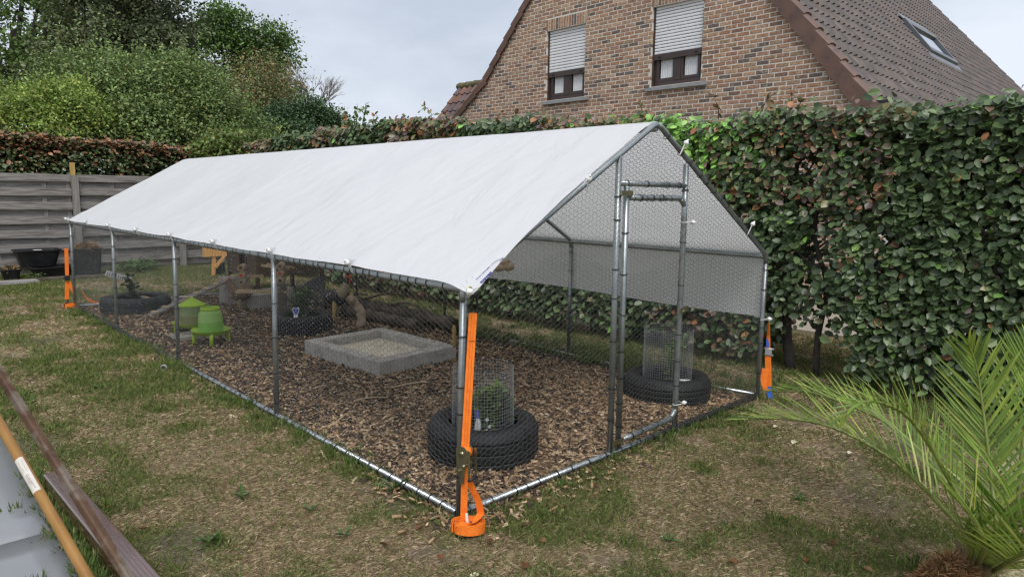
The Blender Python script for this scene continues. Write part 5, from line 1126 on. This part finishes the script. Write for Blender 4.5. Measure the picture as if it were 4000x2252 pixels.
# ------------------------------------------------------------------ hen house with ramp, blocks and perches
hh = thing('hen_house', 'dark brown wooden hen house raised on legs at the back of the run', 'hen house', (2.4, 7.2, 0)); hx0, hx1, hy0, hy1, hz0, hz1 = 1.93, 2.94, 6.72, 7.72, .37, 1.02
MB().box(hx0+.03, hx1-.03, hy0+.03, hy1-.03, hz0+.01, hz1).build('body', DARK, hh)  # painted near-black to stand in for the shaded interior behind the doorway
for k in range(6):
    z0 = hz0+k*.11; z1 = z0+.105
    if z1 > hz1+.02: continue
    MB().box(hx0+.04, hx1-.04, hy0, hy0+.022, z0, z1).build('plank', DARKWOOD, hh)
    for (a, b_) in ((hy0+.04, hy0+.34), (hy0+.56, hy1-.02)): MB().box(hx0, hx0+.022, a, b_, z0, z1).build('plank', DARKWOOD, hh)
    if k == 0: MB().box(hx0, hx0+.022, hy0+.34, hy0+.56, z0, z0+.05).build('plank', DARKWOOD, hh)
for x, y in ((hx0, hy0), (hx1-.04, hy0), (hx0, hy1-.04), (hx1-.04, hy1-.04)): MB().box(x-.004, x+.044, y-.004, y+.044, FL-.03, hz1).build('leg', DARKWOOD, hh)
for yy in (hy0+.33, hy0+.565): MB().box(hx0-.012, hx0, yy-.02, yy+.02, hz0, hz1).build('door_trim', DARKWOOD, hh)
MB().box(hx0-.06, hx1+.0, hy0-.06, hy1+.05, hz1+.001, hz1+.03).build('roof', DARKWOOD, hh)
rp_ = thing('ramp', 'narrow wooden hen ramp with cleats leading up to the house', 'ramp', (.5, 6.5, FL)); ra, rb = np.array([.44, 6.50, FL-.01]), np.array([1.78, 6.95, .40]); rt_ = nrm(rb-ra); rs = nrm(np.cross(rt_, (0, 0, 1))); ru = np.cross(rs, rt_)
MB().obox((ra+rb)/2, (rb-ra)/2, rs*.055, ru*.010).build('board', WEATHER, rp_)
for k in range(9): MB().obox(ra+(rb-ra)*(.1+k*.105)+ru*.019, rt_*.020, rs*.056, ru*.0085).build('cleat', PALEWOOD, rp_)
bl = MB(); bl.box(1.56, 1.86, 6.80, 7.10, 0, .375); o = bl.build('concrete_block', CONC); prop(o, 'upright grey concrete block carrying the top of the ramp', 'block'); 
cp = MB(); cp.box(1.585, 1.835, 6.825, 7.075, .376, .385)
o = MB().box(1.64, 1.90, 6.25, 6.62, 0, .20).build('concrete_block', CONC); prop(o, 'low grey concrete block wall in front of the hen house', 'block'); o = MB().box(1.92, 2.3, 6.30, 6.56, 0, .24).build('concrete_block', CONC); prop(o, 'dark grey concrete block under the hen house front', 'block')
# slatted perches and round log ends
def slat_perch(label, p, q, wd, n):
    t = thing('slatted_perch', label, 'perch', tuple(p), 'slatted perches'); p, q = np.array(p, float), np.array(q, float); d = nrm(q-p); s = nrm(np.cross(d, (0, 0, 1)))
    for sg in (-1, 1): MB().beam(p+s*wd/2*sg, q+s*wd/2*sg, .02, .03).build('rail', PALEWOOD, t)
    for k in range(n): c = p+(q-p)*(k+.5)/n; MB().beam(c-s*(wd/2-.012), c+s*(wd/2-.012), .03, .018).build('slat', PALEWOOD, t)
slat_perch('lower pale slatted perch in front of the hen house', (1.40, 6.10, .30), (1.93, 5.75, .29), .13, 6); slat_perch('upper pale slatted perch beside the hen house wall', (1.80, 6.18, .60), (2.02, 5.85, .57), .12, 4); slat_perch('small slatted step at the top of the ramp', (1.66, 6.72, .415), (1.98, 6.62, .40), .12, 3)
LOGEND = mat('cut log end', (.32, .24, .13), (.40, .31, .18), 16, .8); 
def logs(label, c, zs, dirv, ln=.22, r=.042):
    t = thing('log_stack', label, 'log', (c[0], c[1], min(zs)), 'log ends of the perch posts'); d = nrm(dirv)
    for i, z in enumerate(zs):
        a = np.array([c[0], c[1], z]); b = MB(); b.loft([a, a+d*ln], r, 12); lg = b.build('log', DEADWOOD, t); e = MB(); e.lathe([(0, 0), (r*.92, 0), (r*.92, .004), (0, .004)], a-d*.004, 14, False, d, True); e.build('cut_end', LOGEND, lg)
        e = MB(); e.lathe([(0, 0), (r*.48, 0), (r*.48, .004), (0, .004)], a-d*.0085, 12, False, d, True); e.build('heartwood', RED if i % 2 == (len(zs) == 3) else LOGDARK, lg)
ax = np.array([.55, .83, 0]); lc = np.array([1.565, 6.35]); logs('stack of round log ends at the top of the ramp', lc, (.375, .465, .56), ax); logs('tall stack of round log ends in front of the hen house', (1.80, 5.72), (.44, .53, .62), ax)
MB().box(1.80, 1.88, 5.72, 5.80, FL-.02, .405).build('perch_post', DARKWOOD); prop(bpy.data.objects['perch_post'], 'dark wooden post under the tall log stack', 'post')
MB().box(1.585, 1.655, 6.38, 6.45, FL-.02, .335).build('perch_post', PALEWOOD); prop(bpy.data.objects['perch_post.001'], 'pale wooden post under the log stack at the ramp', 'post')

# ------------------------------------------------------------------ dead wood
lg = thing('fallen_log', 'long dark rotting log lying along the back of the run', 'log', (2.6, 4.6, 0)); b = MB(); pth = crom([(2.42, 6.1, .12), (2.5, 5.4, .15), (2.58, 4.7, .13), (2.66, 4.1, .14), (2.80, 3.5, .09)], 6); b.loft(pth, [(.10+.025*math.sin(i*1.7))*(1-.012*i) for i in range(len(pth))], 11); b.build('trunk', LOGDARK, lg)
for (p, q, r) in (((2.5, 5.3, .2), (2.35, 4.6, .34), .025), ((2.6, 4.5, .2), (2.45, 3.7, .30), .02), ((2.55, 5.0, .22), (2.7, 4.2, .36), .018), ((2.45, 5.7, .2), (2.25, 5.0, .26), .022)): MB().loft(crom([p, (np.array(p)+np.array(q))/2+[0, 0, .04], q], 4), np.linspace(r, r*.5, 9).tolist(), 7).build('branch', LOGDARK, lg)
lg2 = MB(); pth = crom([(2.34, 5.3, .09), (2.36, 4.7, .10), (2.42, 4.2, .09), (2.5, 3.75, .08)], 6); lg2.loft(pth, [.065+.012*math.sin(i*2.1) for i in range(len(pth))], 9); o = lg2.build('fallen_log', LOGDARK); prop(o, 'thinner dark log lying in front of the long one', 'log')
pw = thing('driftwood', 'upright pale barkless trunk leaning against the dark logs', 'log', (2.2, 4.4, 0)); b = MB(); pth = crom([(2.16, 4.42, .0), (2.16, 4.41, .10), (2.15, 4.43, .20), (2.10, 4.47, .29), (2.06, 4.52, .36)], 5); b.loft(pth, [(.075, .07), (.07, .06)]+[(.062+.012*math.sin(i*1.1), .05+.01*math.cos(i*1.3)) for i in range(len(pth)-4)]+[(.07, .055), (.055, .05)], 11); b.build('trunk', DEADWOOD, pw); MB().loft(crom([(2.10, 4.47, .28), (2.05, 4.42, .34), (2.02, 4.40, .35)], 4), np.linspace(.05, .03, 9).tolist(), 8).build('stub', DEADWOOD, pw)
br_ = thing('branch_perch', 'gnarled branch perch whose broken end shows under the sheet', 'perch', (1.3, 1.5, .97)); b = MB(); pth = crom([(.35, 1.72, 1.10), (.8, 1.62, 1.06), (1.25, 1.56, 1.0), (1.55, 1.52, .985), (1.70, 1.5, .985), (1.78, 1.5, .975)], 5); b.loft(pth, [.035+.007*math.sin(i*1.9) for i in range(len(pth)-2)]+[.028, .014], 9); b.build('limb', DEADWOOD, br_); MB().loft([(1.60, 1.52, 1.0), (1.66, 1.47, 1.03), (1.69, 1.44, 1.035)], [.024, .018, .012], 7).build('stub', DEADWOOD, br_); MB().tube((.5, 1.7, 1.09), (.5, 1.7, 1.36), .003, 5).build('cord', WIRE, br_); MB().tube((1.3, 1.56, 1.0), (1.3, 1.56, 1.82), .002, 5).build('cord', WIRE, br_)
MILL = mat('dry seed spray', (.30, .20, .07), (.40, .28, .11), 70, .9, bump=1, bscale=140)
for k, (p, lab) in enumerate((((1.70, 4.22, .17), 'dry seed spray hanging by the rooster'), ((1.76, 2.22, .20), 'dry seed spray hanging just behind the near post'))):
    t = thing('seed_spray', lab, 'treat', p); b = MB(); p = np.array(p); b.loft([p+[0, 0, .02*i] for i in range(11)], [.010]+[.019+.005*math.sin(i*2.3) for i in range(9)]+[.006], 8); b.build('spray', MILL, t); MB().tube(p+[0, 0, .2], p+[0, 0, 1.75-.0*k], .0012, 4).build('cord', WIRE, t)
# notched white board on the back netting
t = thing('notched_board', 'white notched board fixed to the back netting above the far tyre', 'board', (.5, 7.8, .4)); p, q = np.array([.36, 7.80, .445]), np.array([.66, 7.80, .325]); d = nrm(q-p); u = np.array([-d[2], 0, d[0]])
MB().beam(p, q, .02, .075).build('plank', WHITE, t)
for k in range(11): c = p+(q-p)*(.06+k*.085)-u*.012; MB().obox(c+[0, -.0115, 0], d*.004, (0, .0012, 0), u*.022).build('notch', LOGDARK, t)

# ------------------------------------------------------------------ rooster and hen
FEATH = mat('golden feathers', (.30, .25, .15), (.20, .16, .09), 55, .7, bump=.5, bscale=120); FDARK = mat('dark feathers', (.022, .022, .028), (.05, .045, .045), 40, .6, bump=.4, bscale=90); FBROWN = mat('brown feathers', (.12, .072, .042), (.20, .125, .075), 60, .7, bump=.5, bscale=120); HORN = mat('horn', (.35, .26, .12), rough=.5)
def bird(name, label, cat, pos, fwd, sc_, neck, body, cock):
    f = nrm((fwd[0], fwd[1], 0)); s = np.array([-f[1], f[0], 0]); o = np.array(pos); W = lambda a, b_, c: o+(f*a+s*b_+np.array([0, 0, c]))*sc_
    t = thing(name, label, cat, tuple(pos))
    # body to neck to head: one continuous skin
    path = [W(-.20, 0, .34), W(-.15, 0, .32), W(-.08, 0, .29), W(.0, 0, .27), W(.07, 0, .285), W(.12, 0, .33), W(.14, 0, .39), W(.15, 0, .45), W(.16, 0, .50), W(.18, 0, .53), W(.205, 0, .535)]
    rad = [(.015, .02), (.055, .06), (.09, .095), (.10, .115), (.09, .105), (.066, .075), (.047, .052), (.034, .036), (.029, .031), (.026, .026), (.010, .010)]
    rad = [(a*sc_, b_*sc_) for a, b_ in rad]; b = MB(); pp = crom(path, 3); rr = [tuple(x) for x in np.array([[np.interp(i/3, range(11), [q[0] for q in rad]), np.interp(i/3, range(11), [q[1] for q in rad])] for i in range(len(pp))])]
    b.loft(pp, rr, 14); b.build('body', body, t)
    b = MB(); hp_ = crom([W(.075, 0, .31), W(.118, 0, .36), W(.138, 0, .42), W(.150, 0, .475)], 3); b.loft(hp_, [((.098-.0062*i)*sc_, (.096-.006*i)*sc_) for i in range(len(hp_))], 14); b.build('hackle', neck, t)
    for sg in (-1, 1):
        b = MB(); b.loft(crom([W(.06, .088*sg, .31), W(-.03, .100*sg, .29), W(-.12, .075*sg, .29), W(-.19, .04*sg, .31)], 3), [(.018*sc_, .055*sc_), (.020*sc_, .07*sc_)]+[(.02*sc_, (.075-.007*i)*sc_) for i in range(8)], 8); b.build('wing', body, t)
        lgp = crom([W(-.01, .045*sg, .22), W(.015, .05*sg, .12), W(.0, .05*sg, .07), W(.005, .05*sg, .0)], 3); b = MB(); b.loft(lgp, [(.038-.0035*i)*sc_ if i < 6 else .009*sc_ for i in range(len(lgp))], 7)
        for a in (-.5, 0, .5): b.loft([W(.005, .05*sg, .008), W(.005+.06*math.cos(a), .05*sg+.06*math.sin(a), .004)], [.007*sc_, .003*sc_], 5)
        b.loft([W(.0, .05*sg, .008), W(-.03, .05*sg, .004)], [.006*sc_, .003*sc_], 5); b.build('leg', HORN, t)
        b = MB(); b.ball(W(.187, .023*sg, .54), .005*sc_, 6); b.build('eye', BLACK, t)
    b = MB(); b.loft([W(.20, 0, .533), W(.225, 0, .53), W(.243, 0, .518)], [.011*sc_, .007*sc_, .001], 6); b.build('beak', HORN, t)
    k = 1.0 if cock else .35; prof = [(.215, .545), (.205, .575), (.195, .56), (.180, .592), (.168, .565), (.150, .588), (.142, .558), (.125, .562), (.14, .535), (.17, .545)]
    MB().prism([W(.17+(u-.17)*(.6+.4*k), -.005, .54+(v-.54)*k) for u, v in prof], s*.010*sc_).build('comb', RED, t)
    for sg in (-1, 1): b = MB(); b.ball(W(.200, .012*sg, .505-.008*k), .013*sc_*(.5+.5*k), 8, (1, .6, 1.7)); b.build('wattle', RED, t)
    n = 11 if cock else 6
    for i in range(n):
        a = .35+i*.12; ln = (.26 if cock else .13); q = crom([W(-.17, 0, .33), W(-.17-ln*.55*math.cos(a), (i-n/2)*.006, .33+ln*.75*math.sin(a)), W(-.17-ln*(1.05 if cock else .9)*math.cos(a)-.05*cock, (i-n/2)*.010, .33+ln*(.70 if cock else 1)*math.sin(a))], 4)
        b = MB(); b.loft(q, [(.004*sc_, (.016+.006*math.sin(j/8*3.1))*sc_) if j < 8 else (.002, .004) for j in range(len(q))], 5); b.build('tail_feather', body, t)
bird('rooster', 'rooster with red comb and golden neck standing behind the planted tyre', 'rooster', (2.22, 5.10, FL-.01), (.62, -.78), .92, FEATH, FDARK, True)
bird('hen', 'brown hen standing in front of the concrete blocks', 'hen', (1.52, 6.28, FL-.01), (-.75, .62), .78, FBROWN, FBROWN, False)
# ------------------------------------------------------------------ foreground left: wet sheet, beam, bar and handle
sh = thing('plastic_sheet', 'dark wet panel lying on the grass in the lower left corner', 'panel', (-1.9, 1.2, 0)); b = MB()
ed = [(-1.437, 3.1), (-1.435, 2.7), (-1.430, 2.0), (-1.432, 1.4), (-1.445, .7), (-1.46, .1), (-1.46, -.3)]
pol = [np.array([x, y, .018]) for x, y in ed]+[np.array([-3.3, -.3, .018]), np.array([-3.3, 3.1, .018])]
def panel(y0, y1):
    xs0, xs1 = np.interp(y0, [e[1] for e in ed][::-1], [e[0] for e in ed][::-1]), np.interp(y1, [e[1] for e in ed][::-1], [e[0] for e in ed][::-1])
    V = []; nx_, ny_ = 14, 8
    for k in (0, 1):
        for i in range(nx_+1):
            for j in range(ny_+1):
                y = y0+(y1-y0)*j/ny_; x = -3.2+(xs0+(xs1-xs0)*j/ny_+3.2)*i/nx_; V.append((x, y, (.020+.0008*(float(fbm(x, y, 1.1, 401, 2))-.5)) if k else .004))
    m_ = (nx_+1)*(ny_+1); F = []
    g_ = lambda i, j, k: k*m_+i*(ny_+1)+j
    for i in range(nx_):
        for j in range(ny_): F.append((g_(i, j, 1), g_(i+1, j, 1), g_(i+1, j+1, 1), g_(i, j+1, 1)))
    for i in range(nx_): F += [(g_(i, 0, 0), g_(i+1, 0, 0), g_(i+1, 0, 1), g_(i, 0, 1)), (g_(i, ny_, 0), g_(i, ny_, 1), g_(i+1, ny_, 1), g_(i+1, ny_, 0))]
    for j in range(ny_): F.append((g_(nx_, j, 0), g_(nx_, j+1, 0), g_(nx_, j+1, 1), g_(nx_, j, 1)))
    MB().add(V, F, True).build('panel', WETSHEET, sh)
for y0, y1 in ((-.3, 1.10), (1.103, 3.1)): panel(y0, y1)
bm_ = thing('timber_beam', 'brown painted square timber lying on the lawn beside the panel', 'beam', (-1.3, 1, 0)); b = MB(); p, q = np.array([-1.345, 1.63, .052]), np.array([-1.285, -.35, .052])
t = nrm(q-p); s = nrm(np.cross(t, (0, 0, 1))); V = []; e = .006
for pt in (p, q):
    for (u, v) in ((-.048+e, -.052), (.048-e, -.052), (.048, -.052+e), (.048, .048-e), (.048-e, .048), (-.048+e, .048), (-.048, .048-e), (-.048, -.052+e)): V.append(pt+s*u+np.array([0, 0, v]))
b.add(V, [tuple(range(8)), tuple(range(15, 7, -1))]+[(k, 8+k, 8+(k+1) % 8, (k+1) % 8) for k in range(8)]); bo = b.build('body', BEAM, bm_); b = MB()
for u in (-.030, -.014, .002, .018, .033): b.obox((p+q)/2+s*u+[0, 0, .049], t*np.linalg.norm(q-p)*.499, s*.0028, (0, 0, .0016))
b.build('ribs', BEAM, bo)
def leaning(name, label, cat, a, c, build):
    a, c = np.array(a), np.array(c); d = nrm(c-a); k = (c[2]+.02)/-d[2]; end = c+d*k; start = a-d*.9; t = thing(name, label, cat, tuple(end)); build(t, start, end, a, c, d); return t
def mk_handle(t, s0, e0, a, c, d):
    b = MB(); n = 24; b.loft([s0+(e0-s0)*i/n for i in range(n+1)], .0150, 16); hd = b.build('shaft', POLE, t)
    l0, l1 = a+(c-a)*.285, a+(c-a)*.50; w_ = nrm(np.cross(d, CAM-l0)); f = nrm(np.cross(w_, d)); f = f*np.sign(f@(CAM-l0)); V = []; m_ = 9
    for pt in (l0, l1):
        for k in range(m_): an = -.95+1.9*k/(m_-1)+.35; V.append(pt+(f*math.cos(an)+w_*math.sin(an))*.0154)
    lab_ = MB().add(V, [(k, k+1, m_+k+1, m_+k) for k in range(m_-1)], True).build('sticker', mat('paper sticker', (.55, .52, .46), (.62, .59, .53), 30, .7), hd); pr = MB(); ln = np.linalg.norm(l1-l0)
    def mark(u0, u1, a0, a1):
        V = [l0+d*ln*u+(f*math.cos(an)+w_*math.sin(an))*.0157 for u in (u0, u1) for an in (a0, a1)]; pr.add(V, [(0, 1, 3, 2)])
    u = .10
    while u < .42: wd = rng.choice([.008, .014, .02]); mark(u, u+wd, -.1, .62); u += wd+rng.choice([.01, .016])
    for r_, (a0, a1) in enumerate(((.05, .16), (.28, .40), (.5, .6))):
        u = .50
        while u < .90-.08*r_: wd = rng.uniform(.012, .03); mark(u, u+wd, a0, a1); u += wd+.012
    pr.build('barcode', mat('faded print', (.20, .13, .14), rough=.8), lab_)
leaning('tool_handle', 'varnished wooden tool handle with a faded barcode sticker, slanting in at lower left', 'handle', at(-10, 1638, 2.80), at(341, 2252, 2.40), mk_handle)
def mk_bar(t, s0, e0, a, c, d):
    v = nrm(CAM-(a+c)/2); w_ = nrm(np.cross(d, v)); v2 = np.cross(w_, d); r = .0175; b = MB(); V = []
    pr = [(-r, -.004), (-.004, .006), (.004, .006), (r, -.008), (r-.004, -.012), (0, .0), (-r, -.010)]
    n = 14; m_ = len(pr)
    for i in range(n+1):
        for (u, h) in pr: V.append(s0+(e0-s0)*i/n+w_*u*(1+.03*math.sin(i*2.1))+v2*h)
    b.add(V, [tuple(range(m_)), tuple(range(n*m_+m_-1, n*m_-1, -1))]+[(i*m_+k, (i+1)*m_+k, (i+1)*m_+(k+1) % m_, i*m_+(k+1) % m_) for i in range(n) for k in range(m_)]); b.build('angle', RUST, t)
leaning('iron_bar', 'rusty brown iron angle bar slanting down across the lower left corner', 'bar', at(-10, 1445, 3.25), at(500, 2252, 2.75), mk_bar)

# ------------------------------------------------------------------ date palm on the right
palm = thing('palm', 'young feathery palm with arching bright green fronds at lower right', 'palm', (1.25, -1.85, 0)); BASE = np.array([1.215, -1.83, .0])
PC = [(.088, .15, .028), (.118, .175, .034), (.16, .20, .042), (.065, .115, .024)]
RACH = mat('palm rachis', (.13, .17, .035), (.19, .22, .05), 12, .45); SHEATH = mat('palm sheath', (.10, .07, .035), (.17, .13, .06), 20, .8, bump=.5)
budget = [300]
def frond(ctrl, n, l0, up, vang=.45, bend=.10, start=.18, indiv=True, cols=PC, tipf=.25, wts=(3, 3, 1.5, 2)):
    q = crom(ctrl, 12); m_ = len(q); b = MB(); b.loft(q, np.linspace(.011, .0022, m_).tolist(), 6); fr = b.build('frond', RACH, palm); arc = np.concatenate([[0], np.cumsum([np.linalg.norm(q[i+1]-q[i]) for i in range(m_-1)])]); arc /= arc[-1]; Q = np.array(q); up = np.asarray(up, float); join = MB()
    for k in range(n):
        s = start+(1-start)*(k+.5)/n
        for sg in (-1, 1):
            ss2 = min(1, s+rng.normal(0, .004)); p = np.array([np.interp(ss2, arc, Q[:, j]) for j in range(3)]); p2 = np.array([np.interp(min(1, ss2+.02), arc, Q[:, j]) for j in range(3)]); p1 = np.array([np.interp(max(0, ss2-.02), arc, Q[:, j]) for j in range(3)]); T = nrm(p2-p1)
            Sd = nrm(np.cross(T, up)); Un = np.cross(Sd, T); a = R(48)+R(22)*((s-start)/(1-start))**2+rng.normal(0, .06)
            d = nrm(Sd*sg*math.cos(a)*math.cos(vang)+T*math.sin(a)+Un*math.cos(a)*math.sin(vang)+rng.normal(0, .035, 3)); ln = l0*(math.sin(math.pi*min(1, (s-start)/(1-start)*.80+.16))**.7)*(1 if s < .9 else .85)*rng.uniform(.9, 1.08); wv = nrm(np.cross(d, Un)+rng.normal(0, .12, 3)); nn = np.cross(wv, d); V = []; w0 = .0052
            for u, ww in ((0, .45), (.25, 1), (.6, .85), (.85, .45)):
                c = p+d*ln*u+np.array([0, 0, -bend])*ln*u*u; V += [c-wv*w0*ww+nn*w0*ww*.45, c, c+wv*w0*ww+nn*w0*ww*.45]
            V.append(p+d*ln+np.array([0, 0, -bend])*ln); F = []
            for i in range(3): F += [(3*i, 3*i+1, 3*i+4, 3*i+3), (3*i+1, 3*i+2, 3*i+5, 3*i+4)]
            F += [(9, 10, 12), (10, 11, 12)]
            col = np.array(cols)[rng.choice(len(cols), p=np.array(wts)/sum(wts))]*rng.normal(1, .12)
            if indiv and budget[0] > 0:
                bb = MB(); bb.cur = tuple(col); bb.add(V, F); bb.build('leaflet', PALM, fr, True); budget[0] -= 1
            else: join.cur = tuple(col); join.add(V, F)
    if join.v: o = join.build('leaflets', PALM, fr, True); o['kind'] = 'stuff'
Z8 = lambda x, y: (2800+x*.7255, 1200+y*.7255)
A8 = lambda x, y, d: at(*Z8(x, y), d)
toCam = nrm(CAM-BASE)
frond([BASE+[-.02, .02, .05], A8(1350, 1240, 3.18), A8(1080, 940, 3.15), A8(870, 770, 3.12), A8(600, 640, 3.12), A8(350, 600, 3.15), A8(110, 605, 3.2)], 46, .27, (0, 0, 1), .55, .02)
frond([BASE+[0, .0, .05], A8(1440, 1260, 3.1), A8(1280, 980, 3.0), A8(1150, 750, 2.92), A8(1030, 590, 2.82), A8(930, 530, 2.74), A8(830, 505, 2.66), A8(735, 530, 2.60), A8(660, 610, 2.57)], 48, .26, nrm((-.25, -.35, 1)), .50, .03)
frond([BASE+[.02, 0, .05], A8(1500, 1240, 3.2), A8(1475, 900, 3.2), A8(1440, 600, 3.2), A8(1400, 330, 3.18), A8(1345, 170, 3.12)], 50, .30, nrm(toCam*1.0+np.array([0, 0, .1])), .25, .03, .25)
frond([BASE+[.03, .05, .05], A8(1400, 1150, 3.4), A8(1180, 860, 3.6), A8(960, 650, 3.75), A8(720, 530, 3.85), A8(500, 460, 3.9), A8(300, 455, 3.92)], 40, .30, (0, 0, 1), .55, .02, .3, False)
frond([BASE+[.05, -.02, .05], A8(1600, 1150, 3.2), A8(1640, 800, 3.25), A8(1680, 450, 3.3), A8(1690, 150, 3.3)], 46, .32, nrm(toCam+np.array([0, 0, .1])), .3, .03, .2, False)
frond([BASE+[.04, -.06, .05], A8(1640, 1330, 2.95), A8(1800, 1210, 2.85), A8(2000, 1150, 2.75)], 26, .30, (0, 0, 1), .35, .08, .05, False, [(.16, .24, .05), (.21, .27, .06), (.11, .19, .04)], wts=(2, 2, 2))
frond([BASE+[.04, -.03, .05], A8(1640, 1250, 3.1), A8(1830, 1000, 3.1), A8(2000, 800, 3.1)], 36, .30, (0, 0, 1), .4, .05, .1, False)
b = MB()
for k in range(9): a = k*.7; d = np.array([math.cos(a), math.sin(a), 0]); b.loft([BASE+d*.02+[0, 0, -.05], BASE+d*.05+[0, 0, .06], BASE+d*.065+[0, 0, .17]], [(.03, .022), (.028, .016), (.012, .006)], 7)
b.build('sheath', SHEATH, palm)
def mound(name, label, c, r, h):
    n = 40; rr = np.linspace(0, 1, 14); V = [(c[0]+r*q*math.cos(6.283*k/n)*(1+.08*math.sin(3*k)), c[1]+r*q*math.sin(6.283*k/n), -.01+h*(1-q**1.6)) for q in rr for k in range(n)]
    t = thing(name, label, 'coir', (c[0], c[1], 0)); MB().add(V, [(i*n+k, i*n+(k+1) % n, (i+1)*n+(k+1) % n, (i+1)*n+k) for i in range(13) for k in range(n)], True).build('heap', COIR, t)
    m_ = 5000; q = np.sqrt(rng.random(m_)); a = rng.uniform(0, 6.283, m_); P = np.stack([c[0]+r*q*np.cos(a), c[1]+r*q*np.sin(a), h*(1-q**1.6)+rng.uniform(-.01, .012, m_)], 1); o = scatter('fibre', P, rdir(m_), rdir(m_), rng.uniform(.02, .05, m_), palette(m_, [(.30, .17, .07), (.20, .10, .04), (.38, .24, .11)], [1, 1, .6]), BLADE, HAY, t, np.full(m_, .0018)); o['kind'] = 'stuff'
mound('coir_mound', 'heap of brown coir fibre at the foot of the palm', (1.03, -1.80), .135, .155)

# ------------------------------------------------------------------ small things on the lawn
def rosette(label, c, r, n, col, group='weeds in the lawn'):
    t = thing('weed', label, 'weed', (c[0], c[1], 0), group); z0 = float(gz(c[0], c[1]))
    for k in range(n):
        a = 6.283*k/n+rng.normal(0, .4); d = np.array([math.cos(a), math.sin(a), rng.uniform(.1, 1.0)]); b = MB(); b.cur = tuple(np.array(col)*rng.normal(1, .15)); T, F = BEECH; D_2, S_2, U_2 = frames(d[None], np.array([[0, 0, 1.]])); ln = r*rng.uniform(.45, 1.0)
        b.add([np.array([c[0], c[1], z0+.004])+D_2[0]*v[0]*ln+S_2[0]*v[1]*ln*.30+U_2[0]*v[2]*ln for v in T], [tuple(dict.fromkeys(f)) for f in F.tolist()]); b.build('leaf', LEAF, t, True)
GW = (.032, .06, .018)
def gp(x, y): d = ray(x, y); return (CAM+d*(-CAM[2]/d[2]))[:2]
for (x, y, r, n, lab) in ((815, 2125, .08, 12, 'flat broad-leaved weed rosette low in the lawn before the beam'), (945, 1945, .09, 8, 'leafy weed growing midway between beam and base rail'), (1540, 1905, .12, 9, 'tall weed tuft at the base rail near the strap'), (1215, 1990, .07, 8, 'small weed by the lawn\'s lower middle'), (1345, 2085, .07, 8, 'small weed left of the coiled strap'), (2610, 2105, .08, 12, 'green weed cluster right of the strap'), (3125, 1950, .08, 9, 'weed clump below the low palm frond'), (390, 1520, .10, 10, 'green weed clump high on the dry lawn'), (120, 1580, .09, 9, 'green weed clump behind the iron bar')):
    rosette(lab, gp(x, y), r, n, GW)
LB = [(.085, .038, .018), (.07, .034, .017), (.11, .062, .032), (.05, .028, .016)]
LM = []
for c in LB:
    b = MB(); b.cur = c; T, F = BEECH; V = [(v[0]-.5, v[1]*1.1, v[2]*2.2+.1*(v[0]-.5)**2) for v in T]; b.add(V, [tuple(dict.fromkeys(f)) for f in F.tolist()]); me = b.mesh('fallen_leaf', True); me.materials.append(LEAF); LM.append(me)
for k, (x, y) in enumerate(((430, 1985), (560, 2070), (1660, 1670), (1375, 1690), (700, 1590), (1640, 2060), (2120, 2120), (1910, 2130), (1720, 2190), (2050, 2230), (2200, 1985), (2330, 1905), (2480, 1870), (3250, 2120), (3340, 2180), (3420, 2110), (3150, 2190), (3620, 1970), (3060, 2020), (2960, 1960), (2860, 2200), (1500, 2130), (3390, 2230))):
    c = gp(x, y); o = link('fallen_leaf', LM[k % 4], None); s = rng.uniform(.03, .06); o.matrix_basis = Matrix.Translation((c[0], c[1], float(gz(*c))+.014))@Matrix.Rotation(rng.uniform(0, 6.28), 4, 'Z')@Matrix.Rotation(rng.normal(0, .3), 4, 'X')@Matrix.Scale(s, 4); prop(o, 'small dry brown leaf fallen on the lawn', 'leaf', 'fallen leaves on the lawn')
CREAM = mat('cream petal', (.70, .66, .48), (.62, .56, .38), 20, .6, transl=.2)
for (x, y, s, lab) in ((3105, 1735, .042, 'larger cream petal lying on the bare lawn'), (3320, 1775, .03, 'small white petal under the palm frond'), (3030, 1672, .03, 'small white petal near the base rail'), (1855, 2260, .03, 'pale yellow leaf at the bottom edge of the lawn')):
    c = gp(x, y); b = MB(); T, F = BEECH; b.add([(c[0]+(v[0]-.5)*s*2, c[1]+v[1]*s*1.6, .012+abs(v[1])*s*.8+v[2]*s) for v in T], [tuple(dict.fromkeys(f)) for f in F.tolist()], True); o = b.build('petal', CREAM); prop(o, lab, 'petal')
# ground anchor ring
c = gp(640, 1457); b = MB(); rg = [np.array([c[0], c[1], .045])+np.array([.026*math.cos(a)*.7, -.026*math.cos(a)*.7, .026*math.sin(a)]) for a in np.linspace(0, 6.283, 17)[:-1]]; b.loft(rg, .0055, 7, closed=True); b.loft([(c[0], c[1], -.03), (c[0], c[1], .02)], .006, 7); o = b.build('ground_anchor', CAGEW); prop(o, 'small metal eye anchor in the lawn beside the long base rail', 'anchor')
# sticks on the chips
for k, (x, y, x2, y2, r, lab) in enumerate(((1520, 1530, 1680, 1505, .008, 'long pale split stick on the chips left of the near tyre'), (1380, 1580, 1515, 1568, .006, 'pale straight stick on the chips below the sand pit'), (1300, 1680, 1370, 1620, .006, 'slanting stick on the chips by the second post'), (1430, 1465, 1500, 1483, .006, 'short pale stick below the sand pit corner'))):
    a, c = gp(x, y), gp(x2, y2); b = MB(); z = .032; q = crom([(a[0], a[1], z), ((a[0]+c[0])/2+.008, (a[1]+c[1])/2, z+.012), (c[0], c[1], z)], 4); b.loft(q, [(r*1.4, r*.6) if 0 < i < len(q)-1 else r*.4 for i in range(len(q))], 6, smooth=False); o = b.build('stick', PALEWOOD); prop(o, lab, 'stick')
